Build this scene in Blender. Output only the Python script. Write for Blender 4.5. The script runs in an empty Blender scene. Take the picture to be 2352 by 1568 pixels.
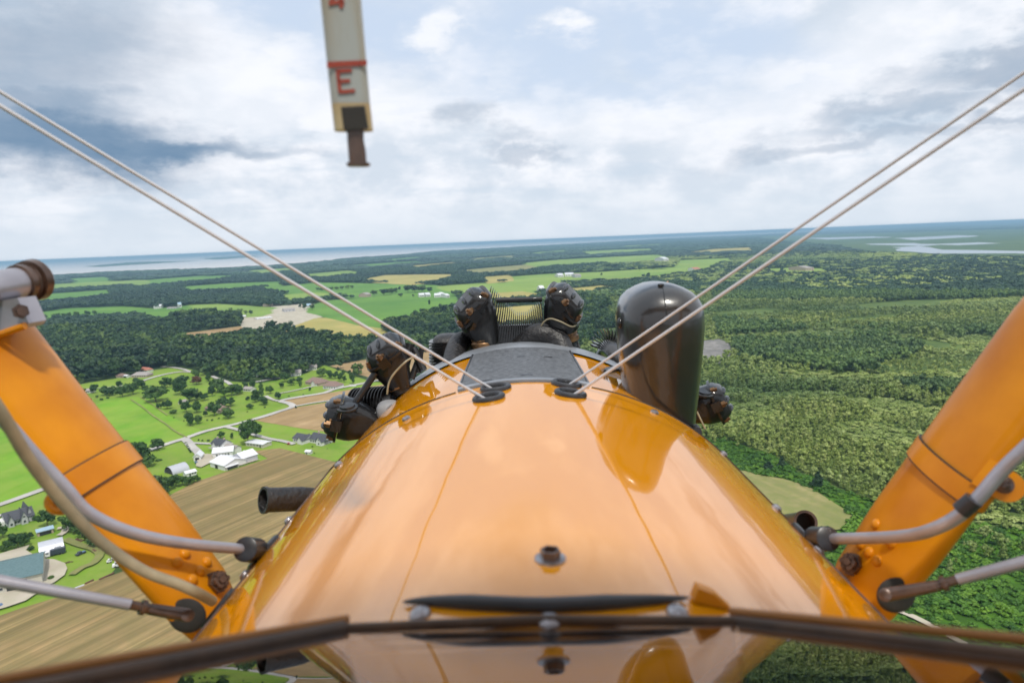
import bpy, math, random
import numpy as np
from math import sin, cos, tan, pi, radians, sqrt, atan2
from mathutils import Vector, Matrix, noise
from mathutils.bvhtree import BVHTree
random.seed(7); rng = np.random.default_rng(7)
sc = bpy.context.scene
COL = sc.collection

# ------------------------------------------------------------------ camera
H = 150.0                      # flying height above the ground
FPX = 1568.0                   # focal length in pixels of the 2352 px wide picture
PITCH, ROLL, YAW = radians(8.4), radians(2.35), radians(0.5)
Fv = Vector((-sin(YAW)*cos(PITCH), cos(YAW)*cos(PITCH), -sin(PITCH)))
R0 = Vector((cos(YAW), sin(YAW), 0)); U0 = R0.cross(Fv)
Rv = R0*cos(ROLL) - U0*sin(ROLL); Uv = U0*cos(ROLL) + R0*sin(ROLL)
cam = bpy.data.cameras.new('camera'); camo = bpy.data.objects.new('camera', cam); COL.objects.link(camo)
M = Matrix.Identity(4)
for i in range(3):
    M[i][0] = Rv[i]; M[i][1] = Uv[i]; M[i][2] = -Fv[i]
M[2][3] = H
camo.matrix_world = M
cam.sensor_width = 36; cam.lens = 24; cam.clip_start = 0.02; cam.clip_end = 400000
cam.dof.use_dof = True; cam.dof.focus_distance = 2.6; cam.dof.aperture_fstop = 5.6
sc.camera = camo
# ------------------------------------------------------------------ render / exposure
sc.render.engine = 'CYCLES'
sc.view_settings.view_transform = 'Standard'; sc.view_settings.look = 'None'
sc.view_settings.exposure = 0.2; sc.view_settings.gamma = 1
cy = sc.cycles
cy.use_denoising = True
try: cy.denoiser = 'OPENIMAGEDENOISE'
except Exception: pass
cy.max_bounces = 7; cy.diffuse_bounces = 2; cy.glossy_bounces = 4; cy.transmission_bounces = 6
cy.transparent_max_bounces = 8; cy.volume_bounces = 0; cy.sample_clamp_indirect = 6
SUN_EL, SUN_AZ = radians(62), radians(160)     # azimuth clockwise from +Y: behind and to the right
# ------------------------------------------------------------------ helpers: node materials
def nt_new(m):
    m.use_nodes = True; nt = m.node_tree; nt.nodes.clear(); return nt
def N(nt, t, **k):
    n = nt.nodes.new(t)
    for a, b in k.items():
        if a.startswith('i_'): n.inputs[a[2:].replace('_', ' ')].default_value = b
        else: setattr(n, a, b)
    return n
def L(nt, a, b): nt.links.new(a, b)
def pxdir(x, y):
    return (Fv + Rv*((x-1176)/FPX) + Uv*((784-y)/FPX))
def azel(x, y):
    d = pxdir(x, y).normalized()
    return atan2(d.x, d.y), math.asin(d.z)
# ------------------------------------------------------------------ world: daylight sky with clouds
w = bpy.data.worlds.new('World'); sc.world = w; w.use_nodes = True
nt = w.node_tree; nt.nodes.clear()
out = N(nt, 'ShaderNodeOutputWorld'); bg = N(nt, 'ShaderNodeBackground'); bg.inputs['Strength'].default_value = 0.1
L(nt, bg.outputs[0], out.inputs[0])
sky = N(nt, 'ShaderNodeTexSky'); sky.sky_type = 'NISHITA'; sky.sun_disc = False
sky.sun_elevation = SUN_EL; sky.sun_rotation = SUN_AZ; sky.dust_density = 2.0
tc = N(nt, 'ShaderNodeTexCoord'); sep = N(nt, 'ShaderNodeSeparateXYZ'); L(nt, tc.outputs['Generated'], sep.inputs[0])
def mth(op, a, b=None, c=None, clamp=False):
    n = N(nt, 'ShaderNodeMath', operation=op); n.use_clamp = clamp
    for i, v in enumerate((a, b, c)):
        if v is None: continue
        if isinstance(v, (int, float)): n.inputs[i].default_value = v
        else: L(nt, v, n.inputs[i])
    return n.outputs[0]
az = mth('ARCTAN2', sep.outputs[0], sep.outputs[1]); el = mth('ARCSINE', mth('MAXIMUM', sep.outputs[2], -0.3))
cmb = N(nt, 'ShaderNodeCombineXYZ'); L(nt, az, cmb.inputs[0]); L(nt, el, cmb.inputs[1])
def vmap(src, s, o=(0, 0, 0)):
    n = N(nt, 'ShaderNodeMapping'); n.inputs['Scale'].default_value = s; n.inputs['Location'].default_value = o
    L(nt, src, n.inputs[0]); return n.outputs[0]
def nz(src, scale, detail=6, rough=.55, dist=0):
    n = N(nt, 'ShaderNodeTexNoise'); n.inputs['Scale'].default_value = scale; n.inputs['Detail'].default_value = detail
    n.inputs['Roughness'].default_value = rough; n.inputs['Distortion'].default_value = dist
    L(nt, src, n.inputs['Vector']); return n
# warp the coordinates so that painted cloud groups get ragged outlines
wn = nz(vmap(cmb.outputs[0], (1, 2.0, 1)), 7, 7, .6)
ws = N(nt, 'ShaderNodeVectorMath', operation='SUBTRACT'); L(nt, wn.outputs['Color'], ws.inputs[0]); ws.inputs[1].default_value = (.5, .5, .5)
wm = N(nt, 'ShaderNodeVectorMath', operation='MULTIPLY'); L(nt, ws.outputs[0], wm.inputs[0]); wm.inputs[1].default_value = (.22, .13, 0)
wa = N(nt, 'ShaderNodeVectorMath', operation='ADD'); L(nt, cmb.outputs[0], wa.inputs[0]); L(nt, wm.outputs[0], wa.inputs[1])
def blobs(lst):
    acc = None
    for (x, y, rx, ry, rot, amp) in lst:
        a, e = azel(x, y)
        s = N(nt, 'ShaderNodeMapping', vector_type='TEXTURE')
        s.inputs['Location'].default_value = (a, e, 0); s.inputs['Rotation'].default_value = (0, 0, radians(rot))
        s.inputs['Scale'].default_value = (rx/FPX, ry/FPX, 1); L(nt, wa.outputs[0], s.inputs[0])
        ln = N(nt, 'ShaderNodeVectorMath', operation='LENGTH'); L(nt, s.outputs[0], ln.inputs[0])
        mr = N(nt, 'ShaderNodeMapRange', interpolation_type='SMOOTHSTEP'); L(nt, ln.outputs['Value'], mr.inputs[0])
        mr.inputs[1].default_value = 1.35; mr.inputs[2].default_value = .25; mr.inputs[3].default_value = 0; mr.inputs[4].default_value = amp
        acc = mr.outputs[0] if acc is None else mth('MAXIMUM', acc, mr.outputs[0])
    return acc
def mixc(f, a, b):
    n = N(nt, 'ShaderNodeMix', data_type='RGBA')
    for i, v in ((0, f), (6, a), (7, b)):
        if isinstance(v, (int, float)): n.inputs[i].default_value = v
        elif isinstance(v, tuple): n.inputs[i].default_value = (*v, 1)
        else: L(nt, v, n.inputs[i])
    return n.outputs[2]
def ramp(v, a, b, x=0., y=1.):
    mr = N(nt, 'ShaderNodeMapRange', interpolation_type='SMOOTHSTEP'); L(nt, v, mr.inputs[0])
    for i, q in ((1, a), (2, b), (3, x), (4, y)): mr.inputs[i].default_value = q
    return mr.outputs[0]
cn = nz(vmap(cmb.outputs[0], (1, 2.6, 1)), 5.5, 9, .58).outputs['Fac']
puff = nz(vmap(cmb.outputs[0], (1, 1.5, 1), (3, 1, 0)), 13, 6, .55).outputs['Fac']
streak = nz(vmap(cmb.outputs[0], (1, 7, 1), (0, 5, 0)), 4.5, 7, .55).outputs['Fac']
clear = blobs([(640, 20, 160, 70, 0, 1), (880, 60, 210, 95, 0, 1), (1250, 90, 260, 150, 0, 1), (1560, 70, 300, 120, -20, 1),
               (1180, -60, 900, 60, 0, 1), (1420, 190, 250, 40, 0, .8), (1150, 210, 100, 40, 0, .6)])
white1 = blobs([(1010, 75, 75, 55, 20, 1), (1290, 70, 75, 45, -10, 1), (1020, 210, 190, 75, 10, .75), (450, 130, 260, 110, -8, 1), (330, 210, 200, 60, -10, .9),
                (1860, 190, 330, 110, 18, .9), (1480, 260, 300, 60, 5, .8), (1260, 270, 250, 60, 0, .7), (620, 240, 240, 60, 0, .8), (780, 190, 260, 70, 0, .8)])
dark = blobs([(60, 170, 170, 120, 20, .55), (90, 310, 340, 85, -4, 1.0), (110, 110, 260, 130, 10, .65), (40, 230, 220, 70, 0, .75), (330, 330, 300, 42, -3, .95), (560, 355, 170, 26, 0, .6), (130, 20, 180, 40, 0, .3),
              (1060, 270, 70, 40, 0, .45), (1215, 350, 90, 20, 0, .4), (2290, 130, 190, 40, 12, .6), (2080, 255, 260, 26, 8, .45), (2000, 330, 330, 22, 4, .4),
              (1170, 318, 60, 22, 0, .3), (2330, 250, 60, 20, 0, .5), (1330, -560, 900, 260, 0, .8)])
cumulus = ramp(mth('ADD', mth('MULTIPLY', cn, .75), mth('MULTIPLY', puff, .25)), .50, .60)
cov = mth('SUBTRACT', 1.0, mth('MULTIPLY', clear, mth('SUBTRACT', 1.0, mth('MULTIPLY', cumulus, .25))), clamp=True)
cov = mth('MAXIMUM', cov, mth('MULTIPLY', white1, ramp(cn, .36, .50)), clamp=True)
clearc = mixc(.88, sky.outputs[0], (5.8, 6.8, 8.3))
cloudc = mixc(ramp(mth('ADD', mth('MULTIPLY', cn, .5), mth('MULTIPLY', puff, .5)), .40, .60), (5.9, 6.6, 7.5), (8.3, 8.5, 9.0))
cloudc = mixc(mth('MULTIPLY', ramp(streak, .52, .66), .3), cloudc, (4.8, 5.9, 7.1))
cloudc = mixc(mth('MULTIPLY', white1, .75), cloudc, (8.4, 8.6, 9.1))
cs = mixc(cov, clearc, cloudc)
cs = mixc(mth('MULTIPLY', dark, mth('ADD', .62, mth('MULTIPLY', cn, .6)), clamp=True), cs, (1.4, 2.4, 3.7))
hz = ramp(el, 0.10, 0.0)
cs = mixc(mth('MULTIPLY', hz, .8), cs, (6.3, 7.0, 7.8))
L(nt, cs, bg.inputs['Color'])
# ------------------------------------------------------------------ sun
sl = bpy.data.lights.new('sun', 'SUN'); sl.energy = 2.6; sl.angle = radians(4); sl.color = (1, .95, .86)
so = bpy.data.objects.new('sun', sl); COL.objects.link(so)
sd = Vector((sin(SUN_AZ)*cos(SUN_EL), cos(SUN_AZ)*cos(SUN_EL), sin(SUN_EL)))
so.rotation_euler = sd.to_track_quat('Z', 'Y').to_euler()

# ------------------------------------------------------------------ materials
def mat(name, base, rough=.6, metal=0., coat=0., coat_rough=.03, coat_ior=1.5, base2=None, nscale=8., ndetail=5, bump=0., bscale=60., lo=.35, hi=.65, spec=.5, stretch=None, bdist=.02, rvar=0.):
    m = bpy.data.materials.new(name); nt = nt_new(m)
    o = N(nt, 'ShaderNodeOutputMaterial'); p = N(nt, 'ShaderNodeBsdfPrincipled'); L(nt, p.outputs[0], o.inputs[0])
    p.inputs['Base Color'].default_value = (*base, 1); p.inputs['Roughness'].default_value = rough; p.inputs['Metallic'].default_value = metal
    p.inputs['Coat Weight'].default_value = coat; p.inputs['Coat Roughness'].default_value = coat_rough; p.inputs['Coat IOR'].default_value = coat_ior
    p.inputs['Specular IOR Level'].default_value = spec
    g = N(nt, 'ShaderNodeTexCoord')
    src = g.outputs['Object']
    if stretch:
        mp = N(nt, 'ShaderNodeMapping'); mp.inputs['Scale'].default_value = stretch; L(nt, src, mp.inputs[0]); src = mp.outputs[0]
    n = N(nt, 'ShaderNodeTexNoise'); n.inputs['Scale'].default_value = nscale; n.inputs['Detail'].default_value = ndetail; L(nt, src, n.inputs['Vector'])
    mr = N(nt, 'ShaderNodeMapRange'); L(nt, n.outputs['Fac'], mr.inputs[0]); mr.inputs[1].default_value = lo; mr.inputs[2].default_value = hi
    if base2:
        mx = N(nt, 'ShaderNodeMix', data_type='RGBA'); L(nt, mr.outputs[0], mx.inputs[0])
        mx.inputs[6].default_value = (*base, 1); mx.inputs[7].default_value = (*base2, 1); L(nt, mx.outputs[2], p.inputs['Base Color'])
    if rvar:
        ma = N(nt, 'ShaderNodeMath', operation='MULTIPLY_ADD'); L(nt, mr.outputs[0], ma.inputs[0]); ma.inputs[1].default_value = rvar; ma.inputs[2].default_value = rough
        L(nt, ma.outputs[0], p.inputs['Roughness'])
    if bump:
        b = N(nt, 'ShaderNodeBump'); b.inputs['Strength'].default_value = bump; b.inputs['Distance'].default_value = bdist
        n2 = N(nt, 'ShaderNodeTexNoise'); n2.inputs['Scale'].default_value = bscale; n2.inputs['Detail'].default_value = 4; L(nt, src, n2.inputs['Vector'])
        L(nt, n2.outputs['Fac'], b.inputs['Height']); L(nt, b.outputs[0], p.inputs['Normal'])
        if coat: L(nt, b.outputs[0], p.inputs['Coat Normal'])
    return m
MT = {}
MT['cowl'] = mat('polished_orange_enamel', (.72, .285, .001), .32, 0, 1, .03, 3.0, base2=(.64, .24, .001), nscale=3, bump=.22, bscale=4.0, bdist=.012, spec=.0, stretch=(1, .35, 1))
MT['orange'] = mat('orange_strut_paint', (.66, .25, .0008), .42, 0, .35, .15, 1.4, base2=(.50, .165, .0008), nscale=9, ndetail=9, spec=.2, rvar=.15, bump=.05, bscale=40, bdist=.002)
MT['wingfab'] = mat('orange_wing_fabric', (.78, .25, .01), .5, 0, .5, .1, 1.5, base2=(.72, .21, .01), nscale=2)
MT['black'] = mat('black_engine_enamel', (.006, .007, .009), .36, 0, .75, .09, 1.5, base2=(.012, .012, .013), spec=.2, nscale=14, bump=.35, bscale=45, bdist=.004, rvar=.2)
MT['bullet'] = mat('black_gloss_fairing_paint', (.008, .009, .011), .35, 0, .8, .13, 1.6, base2=(.02, .014, .010), nscale=9, bump=.22, bscale=14, bdist=.01)
MT['rubber'] = mat('black_rubber', (.012, .013, .017), .38, base2=(.022, .022, .026), nscale=30, coat=.3, coat_rough=.3)
MT['crackle'] = mat('black_crackle_enamel', (.010, .010, .012), .5, bump=.9, bscale=120, bdist=.004, coat=.2, coat_rough=.3, base2=(.022, .020, .020), nscale=60)
MT['felt'] = mat('grey_textured_walkway', (.055, .060, .068), .55, base2=(.15, .16, .175), nscale=110, bump=.5, bscale=300, bdist=.002, lo=.3, hi=.7)
MT['grey'] = mat('grey_painted_metal', (.22, .24, .27), .4, .3, base2=(.32, .34, .37), nscale=12)
MT['mattgrey'] = mat('matt_grey_casting', (.20, .20, .21), .75, base2=(.28, .28, .29), nscale=20)
MT['silver'] = mat('silver_painted_tube', (.42, .41, .45), .33, .5, base2=(.34, .33, .37), nscale=25, bump=.08, bscale=90, bdist=.002)
MT['steel'] = mat('stainless_flying_wire', (.56, .55, .57), .5, .15)
MT['beige'] = mat('aged_beige_hose', (.36, .30, .19), .5, base2=(.22, .19, .12), nscale=30)
MT['brownmetal'] = mat('oily_brown_steel', (.055, .030, .020), .35, .4, base2=(.12, .07, .05), nscale=40, bump=.3, bscale=90, bdist=.002, coat=.5, coat_rough=.2)
MT['brass'] = mat('weathered_brass', (.30, .17, .08), .45, .75, base2=(.14, .085, .05), nscale=60)
MT['zinc'] = mat('zinc_screw', (.45, .45, .48), .3, .8, base2=(.25, .22, .22), nscale=80)
MT['gauge'] = mat('aged_white_gauge_tube', (.36, .38, .36), .35, base2=(.34, .27, .17), nscale=14, coat=.6, coat_rough=.15, stretch=(3, 3, .6), lo=.42, hi=.7)
MT['gaugeend'] = mat('amber_stained_gauge_end', (.36, .22, .07), .4, base2=(.50, .40, .22), nscale=18, coat=.5, coat_rough=.15)
MT['redpaint'] = mat('red_lettering', (.30, .035, .02), .5, base2=(.36, .06, .03), nscale=30)
MT['trim'] = mat('brown_leather_trim', (.045, .026, .015), .45, base2=(.10, .055, .03), nscale=25, bump=.3, bscale=60, bdist=.002)
MT['dark'] = mat('dark_cockpit_interior', (.02, .018, .016), .7, base2=(.03, .028, .025), nscale=10)
MT['wood'] = mat('varnished_propeller_wood', (.30, .15, .05), .3, base2=(.20, .09, .03), nscale=8, coat=.8, coat_rough=.08, stretch=(3, 3, .4))
# windshield glass
m = bpy.data.materials.new('windshield_glass'); nt = nt_new(m); MT['glass'] = m
o = N(nt, 'ShaderNodeOutputMaterial'); mx = N(nt, 'ShaderNodeMixShader'); fr = N(nt, 'ShaderNodeFresnel'); fr.inputs[0].default_value = 1.5
tr = N(nt, 'ShaderNodeBsdfTransparent'); tr.inputs[0].default_value = (.85, .82, .78, 1); gl = N(nt, 'ShaderNodeBsdfGlossy'); gl.inputs['Roughness'].default_value = .012
gl.inputs[0].default_value = (.86, .86, .88, 1)
L(nt, fr.outputs[0], mx.inputs[0]); L(nt, tr.outputs[0], mx.inputs[1]); L(nt, gl.outputs[0], mx.inputs[2]); L(nt, mx.outputs[0], o.inputs[0])

# ------------------------------------------------------------------ mesh helpers
class MB:
    def __init__(s): s.v = []; s.f = []; s.m = []
    def add(s, vs, fs, mi=0):
        b = len(s.v); s.v += [Vector(q) for q in vs]; s.f += [tuple(b+i for i in f) for f in fs]; s.m += [mi]*len(fs); return s
    def box(s, c, size, ax=None, mi=0):
        X, Y, Z = ax or (Vector((1, 0, 0)), Vector((0, 1, 0)), Vector((0, 0, 1)))
        c = Vector(c); vs = []
        for k in (-1, 1):
            for (i, j) in ((-1, -1), (1, -1), (1, 1), (-1, 1)):
                vs.append(c + X*(i*size[0]/2) + Y*(j*size[1]/2) + Z*(k*size[2]/2))
        return s.add(vs, [(3, 2, 1, 0), (4, 5, 6, 7), (0, 1, 5, 4), (1, 2, 6, 5), (2, 3, 7, 6), (3, 0, 4, 7)], mi)
    def loft(s, rings, closed=True, cap=True, mi=0):
        n = len(rings[0]); vs = [p for r in rings for p in r]; fs = []
        for k in range(len(rings)-1):
            for i in range(n if closed else n-1):
                j = (i+1) % n; fs.append((k*n+i, k*n+j, (k+1)*n+j, (k+1)*n+i))
        if cap and closed: fs.append(tuple(reversed(range(n)))); fs.append(tuple((len(rings)-1)*n+i for i in range(n)))
        return s.add(vs, fs, mi)
    def tube(s, path, r, n=12, cap=True, mi=0, ell=None):
        path = [Vector(p) for p in path]; K = len(path)
        rs = r if isinstance(r, (list, tuple)) else [r]*K
        T = [(path[min(i+1, K-1)]-path[max(i-1, 0)]).normalized() for i in range(K)]
        if ell: a = (Vector(ell[0]) - T[0]*Vector(ell[0]).dot(T[0])).normalized()
        else: a = T[0].orthogonal().normalized()
        rings = []
        for i in range(K):
            a = (a - T[i]*a.dot(T[i])).normalized(); b = T[i].cross(a)
            ka, kb = (ell[1], ell[2]) if ell else (1, 1)
            rings.append([path[i] + (a*cos(2*pi*q/n)*ka + b*sin(2*pi*q/n)*kb)*rs[i] for q in range(n)])
        return s.loft(rings, True, cap, mi)
    def lathe(s, c, axis, prof, n=20, mi=0, sx=None):   # prof: (along, radius)
        axis = Vector(axis).normalized(); a = (Vector(sx) if sx else axis.orthogonal()); a = (a-axis*a.dot(axis)).normalized(); b = axis.cross(a); c = Vector(c)
        rings = [[c+axis*h+(a*cos(2*pi*q/n)+b*sin(2*pi*q/n))*max(r, 1e-5) for q in range(n)] for h, r in prof]
        return s.loft(rings, True, True, mi)
    def ell(s, c, rx, ry, rz, ax=None, n=16, k=10, e=1.0, mi=0):
        X, Y, Z = ax or (Vector((1, 0, 0)), Vector((0, 1, 0)), Vector((0, 0, 1))); c = Vector(c); rings = []
        sg = lambda v: math.copysign(abs(v)**e, v)
        for i in range(k+1):
            p = -pi/2+pi*i/k
            rings.append([c + X*(rx*sg(cos(p))*sg(cos(2*pi*q/n))) + Y*(ry*sg(cos(p))*sg(sin(2*pi*q/n))) + Z*(rz*sg(sin(p))) for q in range(n)])
        return s.loft(rings, True, True, mi)
    def prism(s, poly, h, o=None, mi=0):     # poly: list of Vector (planar), extruded by vector h
        n = len(poly); poly = [Vector(p) for p in poly]; h = Vector(h)
        return s.add(poly+[p+h for p in poly], [tuple(reversed(range(n))), tuple(range(n, 2*n))]+[(i, (i+1) % n, n+(i+1) % n, n+i) for i in range(n)], mi)
WL = {}
def finish(name, me, c, parent, mats):
    o = bpy.data.objects.new(name, me); COL.objects.link(o)
    for m_ in (mats if isinstance(mats, (list, tuple)) else [mats]): me.materials.append(m_)
    pw = WL.get(parent.name, Vector((0, 0, 0))) if parent else Vector((0, 0, 0))
    o.location = Vector(c)-pw; WL[o.name] = Vector(c)
    if parent: o.parent = parent
    return o
def obj(name, mb, mats, parent=None, smooth=True, angle=35, label=None, origin=None):
    vs = mb.v; lo = Vector([min(v[i] for v in vs) for i in range(3)]); hi = Vector([max(v[i] for v in vs) for i in range(3)])
    c = Vector(origin) if origin is not None else (lo+hi)/2
    me = bpy.data.meshes.new(name); me.from_pydata([tuple(v-c) for v in vs], [], mb.f)
    if max(mb.m, default=0) > 0: me.polygons.foreach_set('material_index', mb.m)
    me.update(); 
    if smooth:
        me.polygons.foreach_set('use_smooth', [True]*len(me.polygons)); me.set_sharp_from_angle(angle=radians(angle))
    o = finish(name, me, c, parent, mats)
    if label: o['label'] = label
    return o
def thing(name, label, cat, loc, group=None):
    o = bpy.data.objects.new(name, None); COL.objects.link(o); o.location = loc; WL[o.name] = Vector(loc)
    o['label'] = label; o['category'] = cat
    if group: o['group'] = group
    o.empty_display_size = .1
    return o
def tag(o, label, cat, group=None):
    o['label'] = label; o['category'] = cat
    if group: o['group'] = group
    return o
def dup(root, loc=None, rotz=None, scale=None, label=None, group=None):
    r = root.copy(); COL.objects.link(r)
    if loc is not None: r.location = loc
    if rotz is not None: r.rotation_euler = (0, 0, rotz)
    if scale is not None: r.scale = scale
    if label: r['label'] = label
    if group: r['group'] = group
    for ch in root.children:
        c = ch.copy(); COL.objects.link(c); c.parent = r
        for g in ch.children:
            d = g.copy(); COL.objects.link(d); d.parent = c
    return r
CAMP = Vector((0, 0, H))
def P(x, y, Y):
    d = pxdir(x, y); return CAMP + d*(Y/d.y)
def bvh(mb): return BVHTree.FromPolygons(mb.v, mb.f)
def hit(tree, x, y):
    p, n, i, d = tree.ray_cast(CAMP, pxdir(x, y).normalized())
    if n is not None and n.dot(pxdir(x, y)) > 0: n = -n
    return p, n
def cr(pts, sub=6):     # smooth curve through points
    pts = [Vector(p) for p in pts]; out = []; K = len(pts)
    for i in range(K-1):
        p0, p1, p2, p3 = pts[max(i-1, 0)], pts[i], pts[i+1], pts[min(i+2, K-1)]
        for j in range(sub):
            t = j/sub; out.append(.5*((2*p1)+(p2-p0)*t+(2*p0-5*p1+4*p2-p3)*t*t+(3*p1-p0-3*p2+p3)*t**3))
    out.append(pts[-1]); return out

# ================================================================== THE AIRCRAFT
XC = .007
plane = thing('biplane', 'orange biplane seen from its cockpit, with black radial engine, cabane struts and flying wires', 'airplane', (XC, 1.0, H-.67))
def fus(Y):     # half width, half height, crown below the camera
    f = min(1, max(0, (Y-1.25)/.4)); r = max(0, (.2-Y))
    return .468-.012*f*f+.02*min(r, .3), .42+.005*f, .250+.004*f
def skin(Y, th, off=0.):
    a, b, h = fus(Y); a += off; b2 = b+off
    return Vector((XC+a*sin(th), Y, H-h-b+b2*cos(th)))
def skinpatch(Ys, ths, off=0., thick=0.):
    mb = MB(); rows = [[skin(Y, t, off) for t in ths] for Y in Ys]
    mb.loft(rows, closed=False, cap=False)
    if thick:
        rows2 = [[skin(Y, t, off-thick) for t in ths] for Y in Ys]; n = len(ths); b = len(mb.v)
        mb.loft([list(reversed(r)) for r in rows2], closed=False, cap=False)
        K = len(Ys)
        fs = []
        for i in range(n-1):
            fs.append((i+1, i, b+(n-1-i), b+(n-2-i))); q = (K-1)*n; fs.append((q+i, q+i+1, b+q+(n-2-i), b+q+(n-1-i)))
        for k in range(K-1):
            fs.append((k*n, (k+1)*n, b+(k+1)*n+n-1, b+k*n+n-1)); fs.append(((k+1)*n+n-1, k*n+n-1, b+k*n, b+(k+1)*n))
        mb.f += fs; mb.m += [0]*len(fs)
    return mb
full = [radians(-180+3*i) for i in range(121)]
top = [radians(-78+2*i) for i in range(79)]
low = [radians(78+3*i) for i in range(69)]
YO = .40
ys = [YO+(1.19-YO)*i/40 for i in range(41)]
aft = skinpatch(ys, full, 0, 0)
obj('fuselage_skin', aft, MT['cowl'], plane, label='glossy orange curved top decking behind the seam')
lowp = skinpatch([-1.2+.1*i for i in range(17)], low, 0, .004)
obj('cockpit_side_skin', lowp, MT['cowl'], plane)
fy = [1.193+.42*i/24 for i in range(25)]
front = skinpatch(fy, full, -.004, 0)
obj('engine_cowl', front, MT['cowl'], plane, label='glossy orange nose cowl panel ahead of the dark seam')
TF = BVHTree.FromPolygons(aft.v+front.v, aft.f+[tuple(i+len(aft.v) for i in f) for f in front.f])
# inner firewall & seam backing
mb = MB(); mb.loft([[skin(Y, t, -.006) for t in full[:-1]] for Y in (1.15, 1.23)], True, True); obj('firewall', mb, MT['dark'], plane)
mb = MB(); mb.loft([[skin(Y, t, -.02) for t in full[:-1]] for Y in (YO+.006, YO+.02)], True, True); obj('instrument_panel', mb, MT['dark'], plane)
# nose ring ahead of the cowl
mb = MB(); mb.loft([[skin(1.60, t, o_) if False else Vector((XC+(.456+o_)*sin(t), Y, H-.254-.425+(.425+o_)*cos(t))) for t in full] for Y, o_ in ((1.60, .001), (1.617, .0035), (1.64, .005), (1.68, .004), (1.70, -.004), (1.72, -.07), (1.725, -.2))], closed=False, cap=False)
obj('nose_ring', mb, MT['grey'], plane, label='plain grey metal ring ahead of the orange cowl')
# grey walkway panel on the crown with its edge strips
thp = [radians(-14.2+28.4*i/20) for i in range(21)]
obj('crown_panel', skinpatch([1.215+.385*i/10 for i in range(11)], thp, .0025, .004), MT['felt'], plane, label='dark grey textured panel on the crown of the cowl')
obj('panel_strip', skinpatch([1.196, 1.205, 1.214], [radians(-14.6+29.2*i/20) for i in range(21)], .004, .005), MT['grey'], plane)
for s in (-1, 1):
    obj('panel_edge', skinpatch([1.215+.385*i/10 for i in range(11)], [radians(s*14.25), radians(s*14.7)] if s > 0 else [radians(-14.7), radians(-14.25)], .004, .005), MT['rubber'], plane)
def cowl_pt(x, y, off=0.):
    p, n = hit(TF, x, y)
    if p is None:
        d_ = pxdir(x, y).normalized(); best = None
        for k in range(60):
            q = CAMP+d_*(.3+.02*k); c, nn, i_, ds = TF.find_nearest(q)
            if best is None or ds < best[0]: best = (ds, c, nn)
        p, n = best[1], best[2]
        if n.dot(p-Vector((XC, p.y, H-.67))) < 0: n = -n
    return p+n*off, n
for (x, y) in ((1210, 868), (1118, 882), (1300, 880), (1195, 788), (1262, 790)):
    p, n = cowl_pt(x, y, .003); t = Vector((1, 0, 0)); t = (t-n*t.dot(n)).normalized(); b = n.cross(t)
    mb = MB().box(p, (.022 if y > 800 else .018, .010, .008), (t, b, n)); obj('panel_clip', mb, MT['rubber'], plane)
for s in (-1, 1):
    obj('cowl_seam', MB().tube([skin(1.1905, radians(s*a), .0002) for a in range(15, 100, 2)], .0016, 8), MT['dark'], plane)
# dzus screws along the seams
def screw(x, y, r=.0075, m='zinc', name='cowl_screw', off=.001):
    p, n = cowl_pt(x, y, off)
    mb = MB().lathe(p, n, [(-.003, r), (0, r), (r*.3, r*.93), (r*.52, r*.62), (r*.6, .0001)], 18)
    t = n.orthogonal().normalized(); mb.box(p+n*(r*.62), (r*1.3, r*.22, r*.12), (t, n.cross(t), n))
    return obj(name, mb, MT[m], plane)
for (x, y) in ((934, 963), (778, 1068), (652, 1187), (1503, 948), (1662, 1043), (1797, 1155), (1890, 1255), (551, 1312)):
    screw(x, y)
# lengthwise piano hinges low on both flanks
for s in (-1, 1):
    th = 49.5
    obj('cowl_hinge', skinpatch([.52+.66*i/12 for i in range(13)], sorted([radians(s*th), radians(s*(th+.55))]), .0015, .003), MT['brownmetal'], plane)
# flying wire grommets, and wires (streamlined rods) running up and out to the top wing
def grommet(x, y):
    p, n = cowl_pt(x, y, .002); t = Vector((1, 0, 0)); t = (t-n*t.dot(n)).normalized(); b = n.cross(t)
    mb = MB(); rings = []
    R_, r_ = .0225, .0052
    for i in range(32):
        a = 2*pi*i/32; c = p+t*cos(a)*R_+b*sin(a)*R_*.95; rad = (t*cos(a)+b*sin(a)*.95).normalized()
        rings.append([c+(rad*cos(q*2*pi/10)+n*sin(q*2*pi/10))*r_ for q in range(10)])
    rings.append(rings[0]); mb.loft(rings, True, False)
    o = obj('wire_grommet', mb, MT['rubber'], plane)
    mb = MB().lathe(p-n*.0025, n, [(-.001, .018), (.0015, .018)], 20); obj('grommet_hole', mb, MT['dark'], o)
for g in ((1139, 893), (1123, 915), (1301, 884), (1310, 906)): grommet(*g)
def wire(x0, y0, x1, y1, Y0, Y1, r=.0029):
    p0, n = cowl_pt(x0, y0, -.004); p1 = P(x1, y1, Y1); d = p1-p0
    t = (H+1.1-p0.z)/d.z; p2 = p0+d*t
    mb = MB().tube([p0, p0+d*.02, p0+d*.07, p1, p2], [r*1.25, r*1.25, r, r, r], 20, ell=((0, 1, 0), 1.0, .78))
    return obj('flying_wire', mb, MT['steel'], plane)
wire(1132, 890, 0, 211, 0, .78, .0027); wire(1116, 913, 0, 243, 0, .74, .0029)
wire(1301, 884, 2352, 167, 0, .80, .0027); wire(1310, 908, 2352, 205, 0, .76, .0030)
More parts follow.
